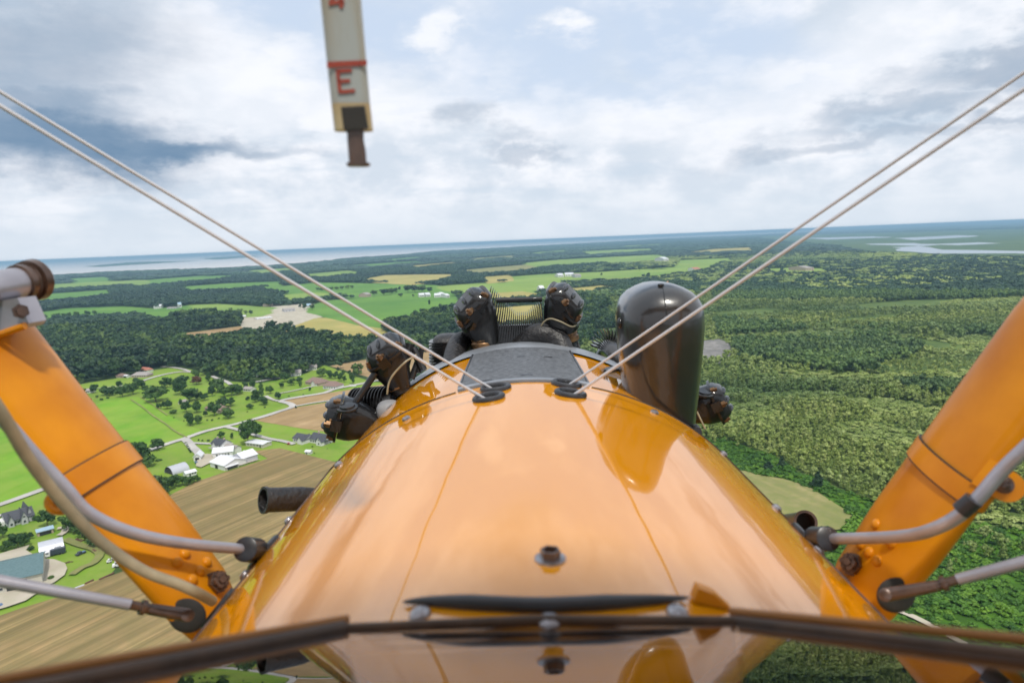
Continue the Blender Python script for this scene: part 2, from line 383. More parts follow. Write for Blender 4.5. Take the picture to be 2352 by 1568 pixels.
# oil filler stud
p, n = cowl_pt(1264, 1284, 0)
mb = MB().lathe(p, n, [(-.003, .0125), (.0015, .0125), (.002, .0085)], 24); st = obj('filler_stud', mb, MT['zinc'], plane)
mb = MB().lathe(p+n*.0015, n, [(0, .0082), (.0068, .0082), (.0068, .0060), (.003, .0055)], 6); obj('stud_nut', mb, MT['brownmetal'], st)
# ---------------- black fairing on the right shoulder
def outline(t):  # bottom 0 .. top 1 -> half width factor
    return 1.0
mb = MB(); rings = []
pb = P(1518, 900, 1.28); Yb = 1.28
wpx = Yb/FPX
cxs = lambda y: P(1521+(y-784)*.010, y, Yb)
prof = [(1000, 74), (960, 80), (900, 87), (840, 93), (790, 98), (750, 100.5), (720, 99), (700, 94), (685, 85), (672, 71), (662, 53), (654, 33), (650.5, 15), (649.5, 1)]
for (y, hw) in prof:
    c = cxs(y); hwm = hw*wpx*.97; dd = hwm*1.25; c = c+Vector((0, .020, 0)); rings.append([])
    for q in range(40):
        a = 2*pi*q/40; ex = .82
        X = math.copysign(abs(cos(a))**ex, cos(a)); Y_ = math.copysign(abs(sin(a))**ex, sin(a))
        back = .095*(hw/100)**.7 if Y_ < 0 else .17*(hw/100)**.6
        rings[-1].append(c+Vector((hwm*X, back*Y_, 0)))
mb.loft(rings)
fa = obj('air_scoop_fairing', mb, MT['bullet'], plane, label='tall glossy black rounded fairing on the right of the cowl')
TBf = bvh(mb)
p, n = hit(TBf, 1518, 656); mb = MB().lathe(p, n, [(-.002, .006), (.003, .006), (.004, .004)], 12); obj('fairing_screw', mb, MT['black'], fa)
p = cxs(738)+Vector((-.079, .0, 0)); mb = MB().ell(p, .006, .008, .010); obj('fairing_screw', mb, MT['black'], fa)
# seam down its back
pts = []
for y in range(656, 740, 6):
    q, n = hit(TBf, 1522+(y-656)*.14, y)
    if q is not None: pts.append(q+n*.0003)
obj('fairing_seam', MB().tube(pts, .0012, 6), MT['black'], fa)
pts = []
for (x, y) in ((1396, 835), (1418, 850), (1445, 872), (1480, 896), (1520, 920), (1560, 943), (1596, 963), (1614, 975)):
    q, n = cowl_pt(x, y, .002); pts.append(q)
obj('fairing_gasket', MB().tube(cr(pts, 4), [.004]+[.0085]*26+[.009, .008], 10), MT['rubber'], fa)

# ---------------- the radial engine: cylinder heads with rocker boxes
def frame(u, back=0.):
    u = Vector(u).normalized(); yb = Vector((0, -1, 0)); r = u.cross(yb).normalized(); b = r.cross(u).normalized()  # b ~ towards camera
    return r, b, u
def rocker(parent, px, py, Y, u, neck, s=1.0, extra=True):
    """px,py: picture position of the middle of the box; u: direction its cover faces; neck: direction of the cylinder below"""
    C = P(px, py, Y); r, b, uu = frame(u)
    mb = MB()
    nk = Vector(neck).normalized()
    rings = []
    for k in range(9):                                # belly: swings from the neck to the cover flange
        t = k/8; c = C + nk*(.078*(1-t)**1.2)*s - uu*(.010*t)*s + uu*(.028*t)*s
        ax = (nk*-1*(1-t)+uu*t).normalized(); rr = ax.cross(Vector((0, -1, 0))).normalized(); bb = rr.cross(ax).normalized()
        wd = (.024+.026*min(1, t*1.5)**.9)*s; dp = (.028+.016*min(1, t*1.5))*s; ring = []
        for q in range(28):
            a = 2*pi*q/28; e = .72
            ring.append(c+rr*(wd*math.copysign(abs(cos(a))**e, cos(a)))+bb*(dp*math.copysign(abs(sin(a))**e, sin(a))))
        rings.append(ring)
    mb.loft(rings); body = obj('rocker_box', mb, MT['black'], parent, angle=50)
    def se(h, wx, wy, e=.48, n=32):
        return [C+uu*h*s+r*(wx*s*math.copysign(abs(cos(2*pi*q/n))**e, cos(2*pi*q/n)))+b*(wy*s*math.copysign(abs(sin(2*pi*q/n))**e, sin(2*pi*q/n))) for q in range(n)]
    mb = MB().loft([se(.0185, .052, .049), se(.0185, .055, .052), se(.0245, .055, .052), se(.0245, .049, .046)])
    mb.loft([se(.0245, .048, .045), se(.030, .047, .044), se(.046, .038, .035), se(.050, .033, .030), se(.051, .002, .002)])
    for (i, j) in ((-.5, 0), (0, 0), (.5, 0)):        # raised ribs on the cover
        mb.ell(C+uu*.050*s+r*i*.05*s+b*.004*s, .0055*s, .026*s, .008*s, (r, b, uu), 10, 6)
    obj('rocker_cover', mb, MT['black'], body, angle=24)
    for (i, j) in ((-.043, .030), (.043, .030), (.030, -.035), (-.030, -.035), (0, .041)):
        c = C+uu*.0245*s+r*i*s+b*j*s
        nb = MB().lathe(c, uu, [(0, .0075*s), (.010*s, .0075*s), (.010*s, .0042*s), (.016*s, .0040*s)], 6, sx=r); obj('cover_nut', nb, MT['brass'], body, angle=20)
    if extra:
        c = C+uu*.024*s+b*.048*s-r*.006*s
        nb = MB().box(c, (.026*s, .020*s, .024*s), (r, b, uu)); bo = obj('square_boss', nb, MT['black'], body)
        nb = MB().lathe(c+uu*.013*s+b*.003*s, uu, [(0, .0085*s), (.009*s, .0085*s), (.009*s, .004*s), (.014*s, .004*s)], 6); obj('boss_nut', nb, MT['brass'], bo, angle=20)
    return body, C, (r, b, uu)
def neckpipe(parent, px0, py0, px1, py1, Y, r0=.026, r1=.022, rings=True):
    a, b = P(px0, py0, Y), P(px1, py1, Y); d = (b-a).normalized(); ln = (b-a).length
    pr = [(0, r0)]; mb = MB().lathe(a, d, [(0, r0), (ln, r1)], 20); o = obj('pushrod_housing', mb, MT['black'], parent)
    if rings:
        mb = MB().lathe(a+d*ln*.25, d, [(0, r0*.9), (0, r0*1.12), (ln*.12, r0*1.12), (ln*.14, r0*1.0), (ln*.2, r0*1.05), (ln*.24, r0*1.15), (ln*.42, r0*1.1), (ln*.45, r0)], 20)
        obj('brass_collar', mb, MT['brass'], o)
    return o
def fins(parent, items, Y, depth, name='cooling_fin', n=None):
    """each fin: (x top, y top, x bottom, y bottom) of a thin plate that runs fore and aft"""
    for (xt, yt, xb, yb, wd) in items:
        a, b = P(xt, yt, Y), P(xb, yb, Y); d = b-a; th = Vector((0, 1, 0)).cross(d).normalized()*.0014
        D0 = Vector((0, depth, 0)); m0 = a+d*.35; e = Vector((0, 0, 0))
        tb = th*wd*2.0; tt = th*.35
        poly = [(a+D0*.12, tt), (b, tb), (b+D0, tb), (a+D0*.9, tt), (a+D0*.5+Vector((0, 0, .004)), tt)]
        vs = [q-k for q, k in poly]+[q+k for q, k in poly]; n5 = 5
        mb = MB().add(vs, [tuple(reversed(range(n5))), tuple(range(n5, 2*n5))]+[(i, (i+1) % n5, n5+(i+1) % n5, n5+i) for i in range(n5)]); obj(name, mb, MT['black'], parent, smooth=False)
def sub(name, loc, label=None):
    o = bpy.data.objects.new(name, None); COL.objects.link(o); o.location = Vector(loc)-WL[plane.name]; WL[o.name] = Vector(loc); o.parent = plane; o.empty_display_size = .05
    if label: o['label'] = label
    return o
c1 = sub('engine_cylinder', P(1195, 800, 1.80), 'top cylinder with finned barrel between two black rocker boxes')
def part(name, mb, m_, parent, **k): return obj(name, mb, m_, parent, **k)
# sub-parts may only sit two deep, so rocker box pieces are joined per piece under the cylinder
def rocker2(cyl, *a, **k):
    body, C, fr_ = rocker(cyl, *a, **k)
    for ch in [o for o in COL.objects if o.parent == body]:
        for g in [o for o in COL.objects if o.parent == ch]:
            reparent(g, cyl)
        reparent(ch, cyl)
    return C, fr_
def reparent(o, par):
    o.parent = par; o.location = WL[o.name]-WL[par.name]
rocker2(c1, 1101, 718, 1.72, (-.78, -.42, .72), (.26, .03, -1), 1.07)
rocker2(c1, 1282, 708, 1.72, (.80, -.38, .68), (-.04, .03, -1), 1.07)
for a in ((1106, 762, 1112, 812), (1296, 752, 1310, 800)):
    o = neckpipe(c1, *a, 1.715)
    for g in [q for q in COL.objects if q.parent == o]: reparent(g, c1)
mb = MB().tube([P(1140, 690, 1.73), P(1245, 687, 1.73)], .0068, 14); part('rocker_link_rod', mb, MT['black'], c1)
mb = MB().box(P(1188, 780, 1.80), (.120, .02, .080)); part('cylinder_head', mb, MT['black'], c1)
it = []
for i in range(27):
    t = i/26; x = 1126+t*118
    yt = 668+ (t*2.1)**1.3*46 if t < .45 else 668+48-(max(0, t-.62)/.38)**1.3*30
    yt = 664+62*min(1, (t/.5)) if t < .5 else 726-30*max(0, (t-.72)/.28)
    lean = -40*(1-t)**1.3+6
    it.append((x, yt, x+lean*.9+4, 800, 1.3))
fins(c1, it, 1.74, .13)
mb = MB().lathe(P(1192, 776, 1.85), (0, 0, 1), [(-.10, .07), (.02, .07), (.03, .05)], 28); part('cylinder_barrel', mb, MT['black'], c1)
for k in range(6):      # edge-on fins at the far left of the head
    a = P(1066+k*1.5, 742+k*9, 1.78); mb = MB().box(a+Vector((.018, 0, 0)), (.05, .05, .0022)); part('cooling_fin', mb, MT['black'], c1)
mb = MB().box(P(1086, 765, 1.81), (.05, .05, .07)); part('head_block', mb, MT['black'], c1)
# ignition lead on the right box
lead = cr([P(1236, 790, 1.69), P(1240, 770, 1.69), P(1245, 745, 1.68), P(1262, 732, 1.67), P(1286, 738, 1.66), P(1312, 750, 1.66), P(1324, 744, 1.68), P(1327, 722, 1.70)], 6)
part('ignition_lead', MB().tube(lead, .0021, 8), MT['beige'], c1)
part('push_rod', MB().tube([P(1312, 748, 1.75), P(1330, 800, 1.72)], .0048, 10), MT['black'], c1)
# intake elbows
mb = MB().tube(cr([P(1088, 790, 1.80), P(1060, 786, 1.76), P(1046, 812, 1.70), P(1040, 860, 1.62)], 6), .028, 24); obj('intake_pipe', mb, MT['crackle'], plane)
mb = MB().tube(cr([P(1195, 800, 1.72), P(1235, 768, 1.70), P(1280, 780, 1.69), P(1300, 830, 1.66)], 6), .028, 24); obj('intake_pipe', mb, MT['crackle'], plane)
mb = MB().tube(cr([P(1384, 830, 1.80), P(1404, 806, 1.76), P(1440, 850, 1.66)], 6), .026, 24); obj('intake_pipe', mb, MT['bullet'], plane)
c4 = sub('engine_cylinder', P(1010, 790, 1.85), 'small finned cylinder top left of the top cylinder')
mb = MB().ell(P(1030, 800, 1.80), .043, .05, .040, e=.6); part('cylinder_head', mb, MT['crackle'], c4)
for k in range(8):
    c = P(1024, 782+k*7, 1.79); mb = MB(); n_ = 24
    mb.loft([[c+Vector((.044*math.copysign(abs(cos(2*pi*q/n_))**.6, cos(2*pi*q/n_)), .045*math.copysign(abs(sin(2*pi*q/n_))**.6, sin(2*pi*q/n_)), z)) for q in range(n_)] for z in (-.0012, .0012)]); part('cooling_fin', mb, MT['black'], c4)
c5 = sub('engine_cylinder', P(1390, 790, 1.85), 'finned cylinder top just left of the black fairing')
for k in range(12):
    t = k/11; a = radians(168-120*t); R_ = 36
    x0, y0 = 1404+22*cos(a), 806-22*sin(a); x1, y1 = 1402+(R_+8)*cos(a), 806-(R_+10)*sin(a)
    fins(c5, [(x1, y1, x0, y0, .6)], 1.76, .06)
mb = MB().lathe(P(1403, 812, 1.79), (0, 1, 0), [(0, .030), (.05, .030)], 24); part('cylinder_barrel', mb, MT['black'], c5)
# left upper and lower boxes (second cylinder)
c2 = sub('engine_cylinder', P(850, 920, 1.75), 'left cylinder with ribbed barrel and two black rocker boxes')
rocker2(c2, 898, 822, 1.60, (-.50, -.40, .78), (.25, .02, -1), .98)
for a in ((905, 862, 925, 900),):
    o = neckpipe(c2, *a, 1.60, .026, .024)
    for g in [q for q in COL.objects if q.parent == o]: reparent(g, c2)
rocker2(c2, 800, 960, 1.55, (-.90, -.18, .25), (.9, 0, -.25), 1.0)
mb = MB().lathe(P(798, 938, 1.50), (0, -.2, 1), [(0, .024), (.004, .024), (.005, .018), (.009, .017), (.010, .003)], 24); part('inspection_cap', mb, MT['black'], c2)
part('rocker_link_rod', MB().tube([P(862, 856, 1.56), P(818, 922, 1.54)], .0082, 14), MT['black'], c2)
ax = (P(900, 900, 1.62)-P(830, 925, 1.60)).normalized()
for k in range(11):
    c = P(820+k*7.2, 928-k*1.2, 1.60); mb = MB().lathe(c, Vector((1, -.45, .10)), [(-.0014, .040-.0008*k), (.0014, .040-.0008*k)], 30); part('cooling_fin', mb, MT['black'], c2)
part('cylinder_barrel', MB().lathe(P(812, 930, 1.61), (1, -.1, .05), [(0, .032), (.10, .030)], 24), MT['black'], c2)
lead = cr([P(889, 905, 1.48), P(893, 880, 1.48), P(905, 858, 1.48), P(930, 832, 1.48), P(945, 822, 1.50), P(955, 815, 1.54)], 6)
part('ignition_lead', MB().tube(lead, .0022, 8), MT['beige'], c2)
for (x0, y0, x1, y1, r_) in ((950, 800, 972, 850, .010), (968, 800, 962, 856, .006), (940, 790, 925, 850, .014), (965, 815, 945, 870, .008)):
    part('push_rod', MB().tube([P(x0, y0, 1.62), P(x1, y1, 1.60)], r_, 12), MT['black'], c2)
mb = MB().ell(P(893, 942, 1.54), .028, .03, .024, e=.8); obj('crankcase_cover', mb, MT['mattgrey'], plane)
c3 = sub('engine_cylinder', P(1632, 940, 1.7), 'right cylinder with one black rocker box showing behind the fairing')
rocker2(c3, 1626, 930, 1.50, (.88, -.25, .38), (-.9, 0, -.2), .86)
mb = MB().lathe(P(1618, 906, 1.46), (.1, -.2, 1), [(0, .020), (.004, .020), (.005, .015), (.008, .014)], 24); part('inspection_cap', mb, MT['black'], c3)
part('cylinder_barrel', MB().lathe(P(1590, 930, 1.6), (1, 0, 0), [(-.1, .045), (.06, .045)], 24), MT['black'], c3)
part('ignition_lead', MB().tube([P(1601, 945, 1.44), P(1620, 985, 1.42)], .0018, 8), MT['beige'], c3)
mb = MB().lathe(Vector((XC, 1.72, H-.68)), (0, 1, 0), [(0, .24), (.16, .24), (.22, .14), (.30, .06)], 40); obj('crankcase', mb, MT['grey'], plane)
# exhaust stubs
def pipe_open(name, pts, r, m_, parent, wall=.0025, n=28, label=None):
    mb = MB(); pts = [Vector(q) for q in pts]; d = (pts[-1]-pts[-2]).normalized()
    mb.tube(pts, r, n, cap=False)
    path = [pts[-1], pts[-1]-d*.0001]
    a = (pts[-1]); inner = [a+d*.0005, a-d*.03]; mb.tube(list(reversed(inner)), r-wall, n, cap=False)
    # rim
    ring = MB(); mb.tube([a-d*.004, a+d*.0015], r+.0018, n, cap=False); 
    t0 = d.orthogonal().normalized(); b0 = d.cross(t0)
    vs = [a+d*.0015+(t0*cos(2*pi*q/n)+b0*sin(2*pi*q/n))*rr for rr in (r+.0018, r-wall) for q in range(n)]
    mb.add(vs, [(q, (q+1) % n, n+(q+1) % n, n+q) for q in range(n)])
    o = obj(name, mb, m_, parent, label=label)
    obj('pipe_bore', MB().lathe(a-d*.03, d, [(0, r-wall*.6), (.001, r-wall*.6)], n), MT['dark'], o)
    return o
pipe_open('exhaust_stub', [P(760, 1150, 1.20), P(690, 1145, 1.12), P(606, 1148, 1.08)], .0205, MT['crackle'], plane, label='black crackle-finished stub sticking out on the left')
pipe_open('exhaust_stub', [P(1780, 1205, 1.30), P(1830, 1200, 1.14), P(1850, 1198, 1.09)], .0175, MT['brownmetal'], plane, label='brown open pipe end sticking out on the right')

# propeller at rest, one blade straight up behind the engine
prop = sub('propeller', Vector((XC, 2.12, H-.68)), 'wooden propeller with one blade slanting up behind the black fairing')
part('hub', MB().lathe((XC, 2.02, H-.68), (0, 1, 0), [(0, .06), (.05, .09), (.15, .09), (.2, .05)], 28), MT['zinc'], prop)
RB = Matrix.Rotation(radians(41), 3, 'Y')
for s in (1, -1):
    rings = []
    for k in range(25):
        t = k/24; z = .05+.66*t; ch = (.024+.030*math.sin(pi*min(1, t*1.15+.05)))*(1 if t < .8 else sqrt(max(0, 1-((t-.8)/.2)**2))*.98+.02)
        pit = radians(62-30*t); th = .014*(1-t)+.004; X = Vector((cos(pit)*s, sin(pit), 0)); Yv = Vector((-sin(pit)*s, cos(pit), 0)); c = Vector((XC, 2.12, H-.68))+RB @ Vector((0, 0, s*z)); X2 = RB @ X; Y2 = RB @ Yv
        rings.append([c+X2*(ch*cos(2*pi*q/18))+Y2*(th*sin(2*pi*q/18)) for q in range(18)])
    mb = MB().loft(rings); part('blade', mb, MT['wood'], prop)

# ---------------- upper wing (out of the frame, set back so its shadow misses the cowl; holds struts, wires and gauge)
mb = MB(); rings = []
for x in (-5.0, -2.5, -1.0, -.4, .4, 1.0, 2.5, 5.0):
    ring = []
    for q in range(28):
        a = 2*pi*q/28; yy = .78*cos(a); zz = .075*sin(a)*(1 if sin(a) > 0 else .45); ring.append(Vector((x+XC, -.98+yy, H+1.15+zz+.01*abs(x))))
    rings.append(ring)
mb.loft(rings); obj('upper_wing', mb, MT['wingfab'], plane)

# ---------------- cabane struts
def strut(pts, rr, ell=((0, 1, 0), .066, .028), n=40):
    return MB().tube(pts, rr, n, ell=ell)
sl_pts = [P(500, 1425, .80), P(455, 1362, .80), P(352, 1234, .80), P(248, 1110, .80), P(116, 948, .80), P(10, 812, .80), P(-18, 776, .80)]
mb = strut(sl_pts, [.74, .92, 1.0, 1.0, 1.0, 1.0, 1.0]); TSl = bvh(mb)
s_left = obj('cabane_strut', mb, MT['orange'], plane, label='orange streamlined strut on the left with a pipe cap fitting on top')
z2 = H+1.10
pr0, pr1 = P(1985, 1347, .80), P(2416, 760, .735); dr = (pr1-pr0)
sr_pts = [P(1955, 1395, .80), pr0, pr0+dr*.25, pr0+dr*.5, pr0+dr*.75, pr1]+[pr0+dr*((zz_-pr0.z)/dr.z)+Vector((0, yy_, 0)) for zz_, yy_ in ((H+.15, -.05), (H+.45, -.20), (H+.8, -.42), (z2, -.62))]
mb = strut(sr_pts, [.74, .92, 1, .98, .97, .95, .94, .93, .92, .92]); TSr = bvh(mb)
s_right = obj('cabane_strut', mb, MT['orange'], plane, label='orange streamlined strut on the right running up out of the picture')
# straps (clamps)
def strap(par, tree, A, B, wpx_, lug, lugr, ax, k=1.0):
    # a sleeve: section of the strut made thicker, between two points on its axis
    mb = strut([A, B], 1.045*k, ell=((0, 1, 0), .0680, .0300)); o = obj('strut_clamp', mb, MT['orange'], par, angle=30)
    dA = (B-A).normalized()*.0016
    for q_ in (A, B): obj('clamp_joint', strut([q_-dA, q_+dA], 1.03*k, ell=((0, 1, 0), .0680, .0300)), MT['dark'], o)
    return o
d = (P(248, 1110, .8)-P(352, 1234, .8)).normalized()
cl = P(226, 1084, .8); strapL = strap(s_left, TSl, P(208, 1062, .8)-d*.0, P(244, 1106, .8), 0, 0, 0, 0)
d2 = dr.normalized(); cR = P(2210, 1040, .8)
strapR = strap(s_right, TSr, pr0+dr*.455, pr0+dr*.52, 0, 0, 0, 0, .98)
# left lug: rolled ring ear
e0 = P(140, 1152, .72); mb = MB(); rings = []
dd = (P(300, 1060, .78)-P(150, 1145, .74)).normalized(); n_ = dd.cross(d).normalized()
for i in range(24):
    a = 2*pi*i/24; c = e0+(dd*cos(a)+d*sin(a))*.0105; rad = (dd*cos(a)+d*sin(a)); rings.append([c+(rad*cos(q*pi/4)*.005+n_*sin(q*pi/4)*.008) for q in range(8)])
rings.append(rings[0]); mb.loft(rings, True, False); obj('clamp_lug', mb, MT['orange'], s_left)
# right lug with bolt
p0 = P(2262, 1086, .705); p1 = P(2312, 1116, .69); dd = (p1-p0).normalized(); fwd = (pxdir(2290, 1100)).normalized(); up2 = dd.cross(fwd).normalized(); n2 = up2.cross(dd).normalized()
poly = [p0-dd*.004+up2*.0165, p0-dd*.004-up2*.0165]
for i in range(13):
    a = -pi/2+pi*i/12; poly.append(p1+(dd*cos(a)+up2*sin(a))*.0165)
mb = MB().prism([q-n2*.003 for q in poly], n2*.006); obj('clamp_lug', mb, MT['orange'], s_right)
mb = MB().lathe(p1-fwd*.003-dd*.003, -fwd, [(0, .0095), (.001, .0095), (.002, .0062), (.006, .0058), (.008, .003)], 20); obj('clamp_bolt', mb, MT['brownmetal'], s_right)
# rivets and castle nuts at the strut feet
def on(tree, x, y):
    p, n = hit(tree, x, y)
    return (p, n) if p is not None else (P(x, y, .76), Vector((0, -1, 0)))
def rivets(par, tree, pts, nut):
    for (x, y) in pts:
        p, n = on(tree, x, y); mb = MB().ell(p, .0072, .0072, .0055, (n.orthogonal().normalized(), n.cross(n.orthogonal().normalized()), n), 16, 10); obj('rivet', mb, MT['orange'], par)
    p, n = on(tree, *nut); n = (n+Vector((0, -.6, .2))).normalized()
    mb = MB().lathe(p, n, [(-.004, .0155), (.002, .0155), (.002, .013), (.012, .013), (.012, .010), (.018, .010), (.018, .006), (.021, .005)], 6)
    t = n.orthogonal().normalized(); b = n.cross(t)
    for k in range(3):
        a = k*pi/3; dv = t*cos(a)+b*sin(a)
        for s in (-1, 1): mb.box(p+n*.015+dv*s*.0078, (.004, .005, .008), (dv, n.cross(dv), n))
    obj('castle_nut', mb, MT['brownmetal'], par, angle=20)
rivets(s_left, TSl, [(425, 1271), (407, 1291), (475, 1291), (459, 1311), (441, 1331)], (494, 1338))
rivets(s_right, TSr, [(2012, 1204), (1978, 1250), (1996, 1268), (2015, 1288), (2048, 1246)], (1963, 1297))
# dark openings at the feet, where the drag wires go in
for par, tree, x, y, s in ((s_left, TSl, 430, 1413, -1), (s_right, TSr, 2058, 1366, 1)):
    p, n = on(tree, x, y); q = P(x, y, p.y-.003)
    t = Vector((1, 0, 0)); t = (t-n*t.dot(n)).normalized()
    f_ = (-pxdir(x, y)).normalized(); t = f_.orthogonal().normalized()
    mb = MB().ell(q, .0225, .0205, .006, (Rv, Uv, f_), 28, 8); obj('drag_wire_opening', mb, MT['dark'], par)
# left top fitting
ft = sub('strut_top_fitting', P(30, 680, .78), 'capped metal cross tube and bracket on top of the left strut')
a, b = P(-170, 690, .70), P(88, 641, .84); dd = (b-a).normalized(); ln = (b-a).length
mb = MB().lathe(a, dd, [(0, .0190), (ln-.030, .0185)], 32); part('cross_tube', mb, MT['silver'], ft)
mb = MB().lathe(b-dd*.030, dd, [(0, .0195), (.001, .0215), (.010, .0215), (.011, .0235), (.013, .0205), (.016, .0200), (.017, .0245), (.026, .0255), (.030, .0225), (.031, .004)], 36); part('tube_cap', mb, MT['brownmetal'], ft, angle=25)
pl = [P(-60, 700, .77), P(40, 684, .77), P(66, 742, .77), P(58, 752, .77), P(-60, 778, .77)]
mb = MB().prism(pl, Vector((0, .03, 0))); part('bracket', mb, MT['silver'], ft, smooth=False)
f_ = -pxdir(44, 714).normalized()
mb = MB().lathe(P(46, 715, .766), f_+Vector((.3, 0, 0)), [(0, .0085), (.005, .0085), (.005, .006), (.011, .0055)], 6); part('bracket_bolt', mb, MT['brownmetal'], ft, angle=20)
mb = MB().tube([P(-60, 782, .775), P(0, 768, .765), P(58, 748, .765)], .0042, 10); part('edge_bead', mb, MT['orange'], ft)
# ---------------- tubes and rods
pts = cr([P(-120, 830, .66), P(0, 955, .67), P(75, 1040, .68), P(150, 1120, .69), P(205, 1178, .70), (P(300, 1222, .72)), P(420, 1247, .76), P(575, 1262, .83)], 6)
obj('support_tube', MB().tube(pts, .0067, 18), MT['silver'], plane, label='bent silver tube from the left strut to the fuselage')
pts = cr([P(2440, 950, .64), P(2352, 1032, .65), P(2300, 1082, .66), P(2225, 1165, .67), P(2150, 1212, .69), P(2060, 1232, .735), P(1895, 1237, .83)], 6)
obj('support_tube', MB().tube(pts, .0069, 18), MT['silver'], plane, label='bent silver tube from the right strut to the fuselage')
p = P(2222, 1160, .668); dd = (P(2200, 1180, .672)-P(2235, 1150, .665)).normalized(); mb = MB().lathe(p-dd*.009, dd, [(0, .0092), (.018, .0092)], 18); obj('tube_sleeve', mb, MT['rubber'], plane)
pts = cr([P(-120, 770, .58), P(0, 944, .60), P(60, 1045, .62), P(120, 1125, .64), P(185, 1198, .655), P(240, 1250, .665), P(330, 1310, .675), P(410, 1341, .685), P(452, 1360, .695), P(488, 1380, .725)], 6)
obj('beige_hose', MB().tube(pts, .0056, 14), MT['beige'], plane)
def boot(p_in, p_out, n_tilt, lenpx):
    d_ = (p_out-p_in).normalized(); mb = MB().lathe(p_in-d_*.016, d_, [(0, .0140), (.001, .0155), (.034, .0160), (.036, .011)], 24)
    o = obj('tube_boot', mb, MT['rubber'], plane)
    c = p_out; # oval flange lying on the skin
    pc, n = TF.find_nearest(c)[:2]
    if n.dot(pc-Vector((XC, pc.y, H-.67))) < 0: n = -n
    t = Vector((0, 1, 0)); t = (t-n*t.dot(n)).normalized(); b = n.cross(t)
    mb = MB(); mb.loft([[pc+n*h+(b*cos(2*pi*q/32)*.030+t*sin(2*pi*q/32)*.022)*r_ for q in range(32)] for h, r_ in ((-.001, 1), (.003, 1), (.0055, .85), (.006, .3))])
    obj('boot_flange', mb, MT['rubber'], o)
boot(P(575, 1262, .83), P(600, 1265, .86), 0, 0)
boot(P(1888, 1237, .83), P(1858, 1238, .86), 0, 0)
pc, n = cowl_pt(492, 1392, .001)
t = Vector((0, 1, 0)); b = n.cross(t)
mb = MB(); mb.loft([[pc+n*h+(b*cos(2*pi*q/28)*.030+t*sin(2*pi*q/28)*.016)*r_ for q in range(28)] for h, r_ in ((-.001, 1), (.003, 1), (.004, .5))]); obj('hose_flange', mb, MT['rubber'], plane)
def rod(pts, label):
    pts = [Vector(q) for q in pts]; a, k1, k2, b = pts
    root_ = sub('drag_wire', (a+b)/2, label)
    d_ = (b-a).normalized()
    part('wire_rod', MB().tube([a, k1], [.0062, .0060], 14), MT['silver'], root_)
    dk = (k2-k1).normalized(); ln = (k2-k1).length
    part('threaded_end', MB().lathe(k1, dk, [(0, .0050), (ln*.5, .0050), (ln*.5, .0078), (ln*.62, .0082), (ln*.75, .0078), (ln*.75, .0056), (ln, .0058)], 16), MT['brownmetal'], root_)
    part('clevis', MB().tube([k2, b], [.0062, .0074], 14), MT['brownmetal'], root_)
    f_ = -pxdir(1176+(b-CAMP).dot(Rv)/(b-CAMP).dot(Fv)*FPX, 1380).normalized()
    part('clevis_pin', MB().lathe(b+f_*.004, f_, [(0, .0068), (.005, .0068), (.006, .005)], 18), MT['brownmetal'], root_)
rod([P(-200, 1297, .62), P(300, 1388, .69), P(345, 1398, .70), P(432, 1412, .712)], 'grey rod with brown turnbuckle entering the foot of the left strut')
rod([P(2500, 1252, .62), P(2200, 1330, .675), P(2150, 1345, .682), P(2032, 1366, .700)], 'grey rod with brown turnbuckle entering the foot of the right strut')
pts = cr([P(2080, 1345, .74), P(2050, 1385, .74), P(2015, 1408, .76)], 5)
obj('yellow_bracing_bar', MB().tube(pts, .006, 12), mat('ochre_paint', (.50, .33, .03), .4), plane)

# ---------------- fuel gauge hanging from the upper wing
ga = sub('fuel_gauge', P(800, 150, .56), 'white sight gauge tube with red markings hanging from the upper wing')
YG = .56; gt = P(790, -420, YG); gb = P(812, 296, YG); dg = (gb-gt).normalized(); fg = (CAMP-gb); fg = (fg-dg*fg.dot(dg)).normalized(); rg = dg.cross(fg).normalized()
if rg.x < 0: rg = -rg
gm = P(797.5, 150, YG)
def gpt(x, y, off=0.):      # point on the gauge's facing plane
    dv = pxdir(x, y); pl0 = gb+fg*.0105; t = (pl0-CAMP).dot(fg)/dv.dot(fg); return CAMP+dv*t+fg*off
def gring(y0, xl, xr, dep=.008):
    l, r_ = gpt(xl, y0), gpt(xr, y0); c = (l+r_)/2; hw = (r_-l)/2; n_ = 28; out = []
    for q in range(n_):
        a = 2*pi*q/n_; e = .45
        out.append(c-fg*dep+hw*math.copysign(abs(cos(a))**e, cos(a))+fg*(dep*math.copysign(abs(sin(a))**.75, sin(a))))
    return out
part('gauge_tube', MB().loft([gring(-700, 690, 770), gring(0, 735, 831), gring(145, 750, 843), gring(236, 760, 851)]), MT['gauge'], ga, angle=60)
part('stained_end', MB().loft([gring(236.2, 760, 851), gring(262, 763, 854), gring(297, 767, 858)]), MT['gaugeend'], ga, angle=60)
def strip(pts_, th=.0007, name='red_mark', m_='redpaint', lab=None, off=.0004):
    ps = [gpt(x, y, off) for x, y in pts_]; return part(name, MB().prism(ps, fg*th), MT[m_], ga, smooth=False)
strip([(751, 143), (843, 139), (843, 151), (751, 157)], name='red_line')
mbE = MB()
for q in ([(771, 162), (779, 162), (786, 215), (777, 215)], [(771, 160), (808, 158), (809, 167), (772, 169)], [(776, 184), (804, 182), (805, 190), (777, 192)], [(781, 208), (815, 205), (816, 213), (783, 216)]):
    mbE.prism([gpt(x, y, .0005) for x, y in q], fg*.0006)
part('letter_e', mbE, MT['redpaint'], ga, smooth=False, label='red letter E')
mb4 = MB()
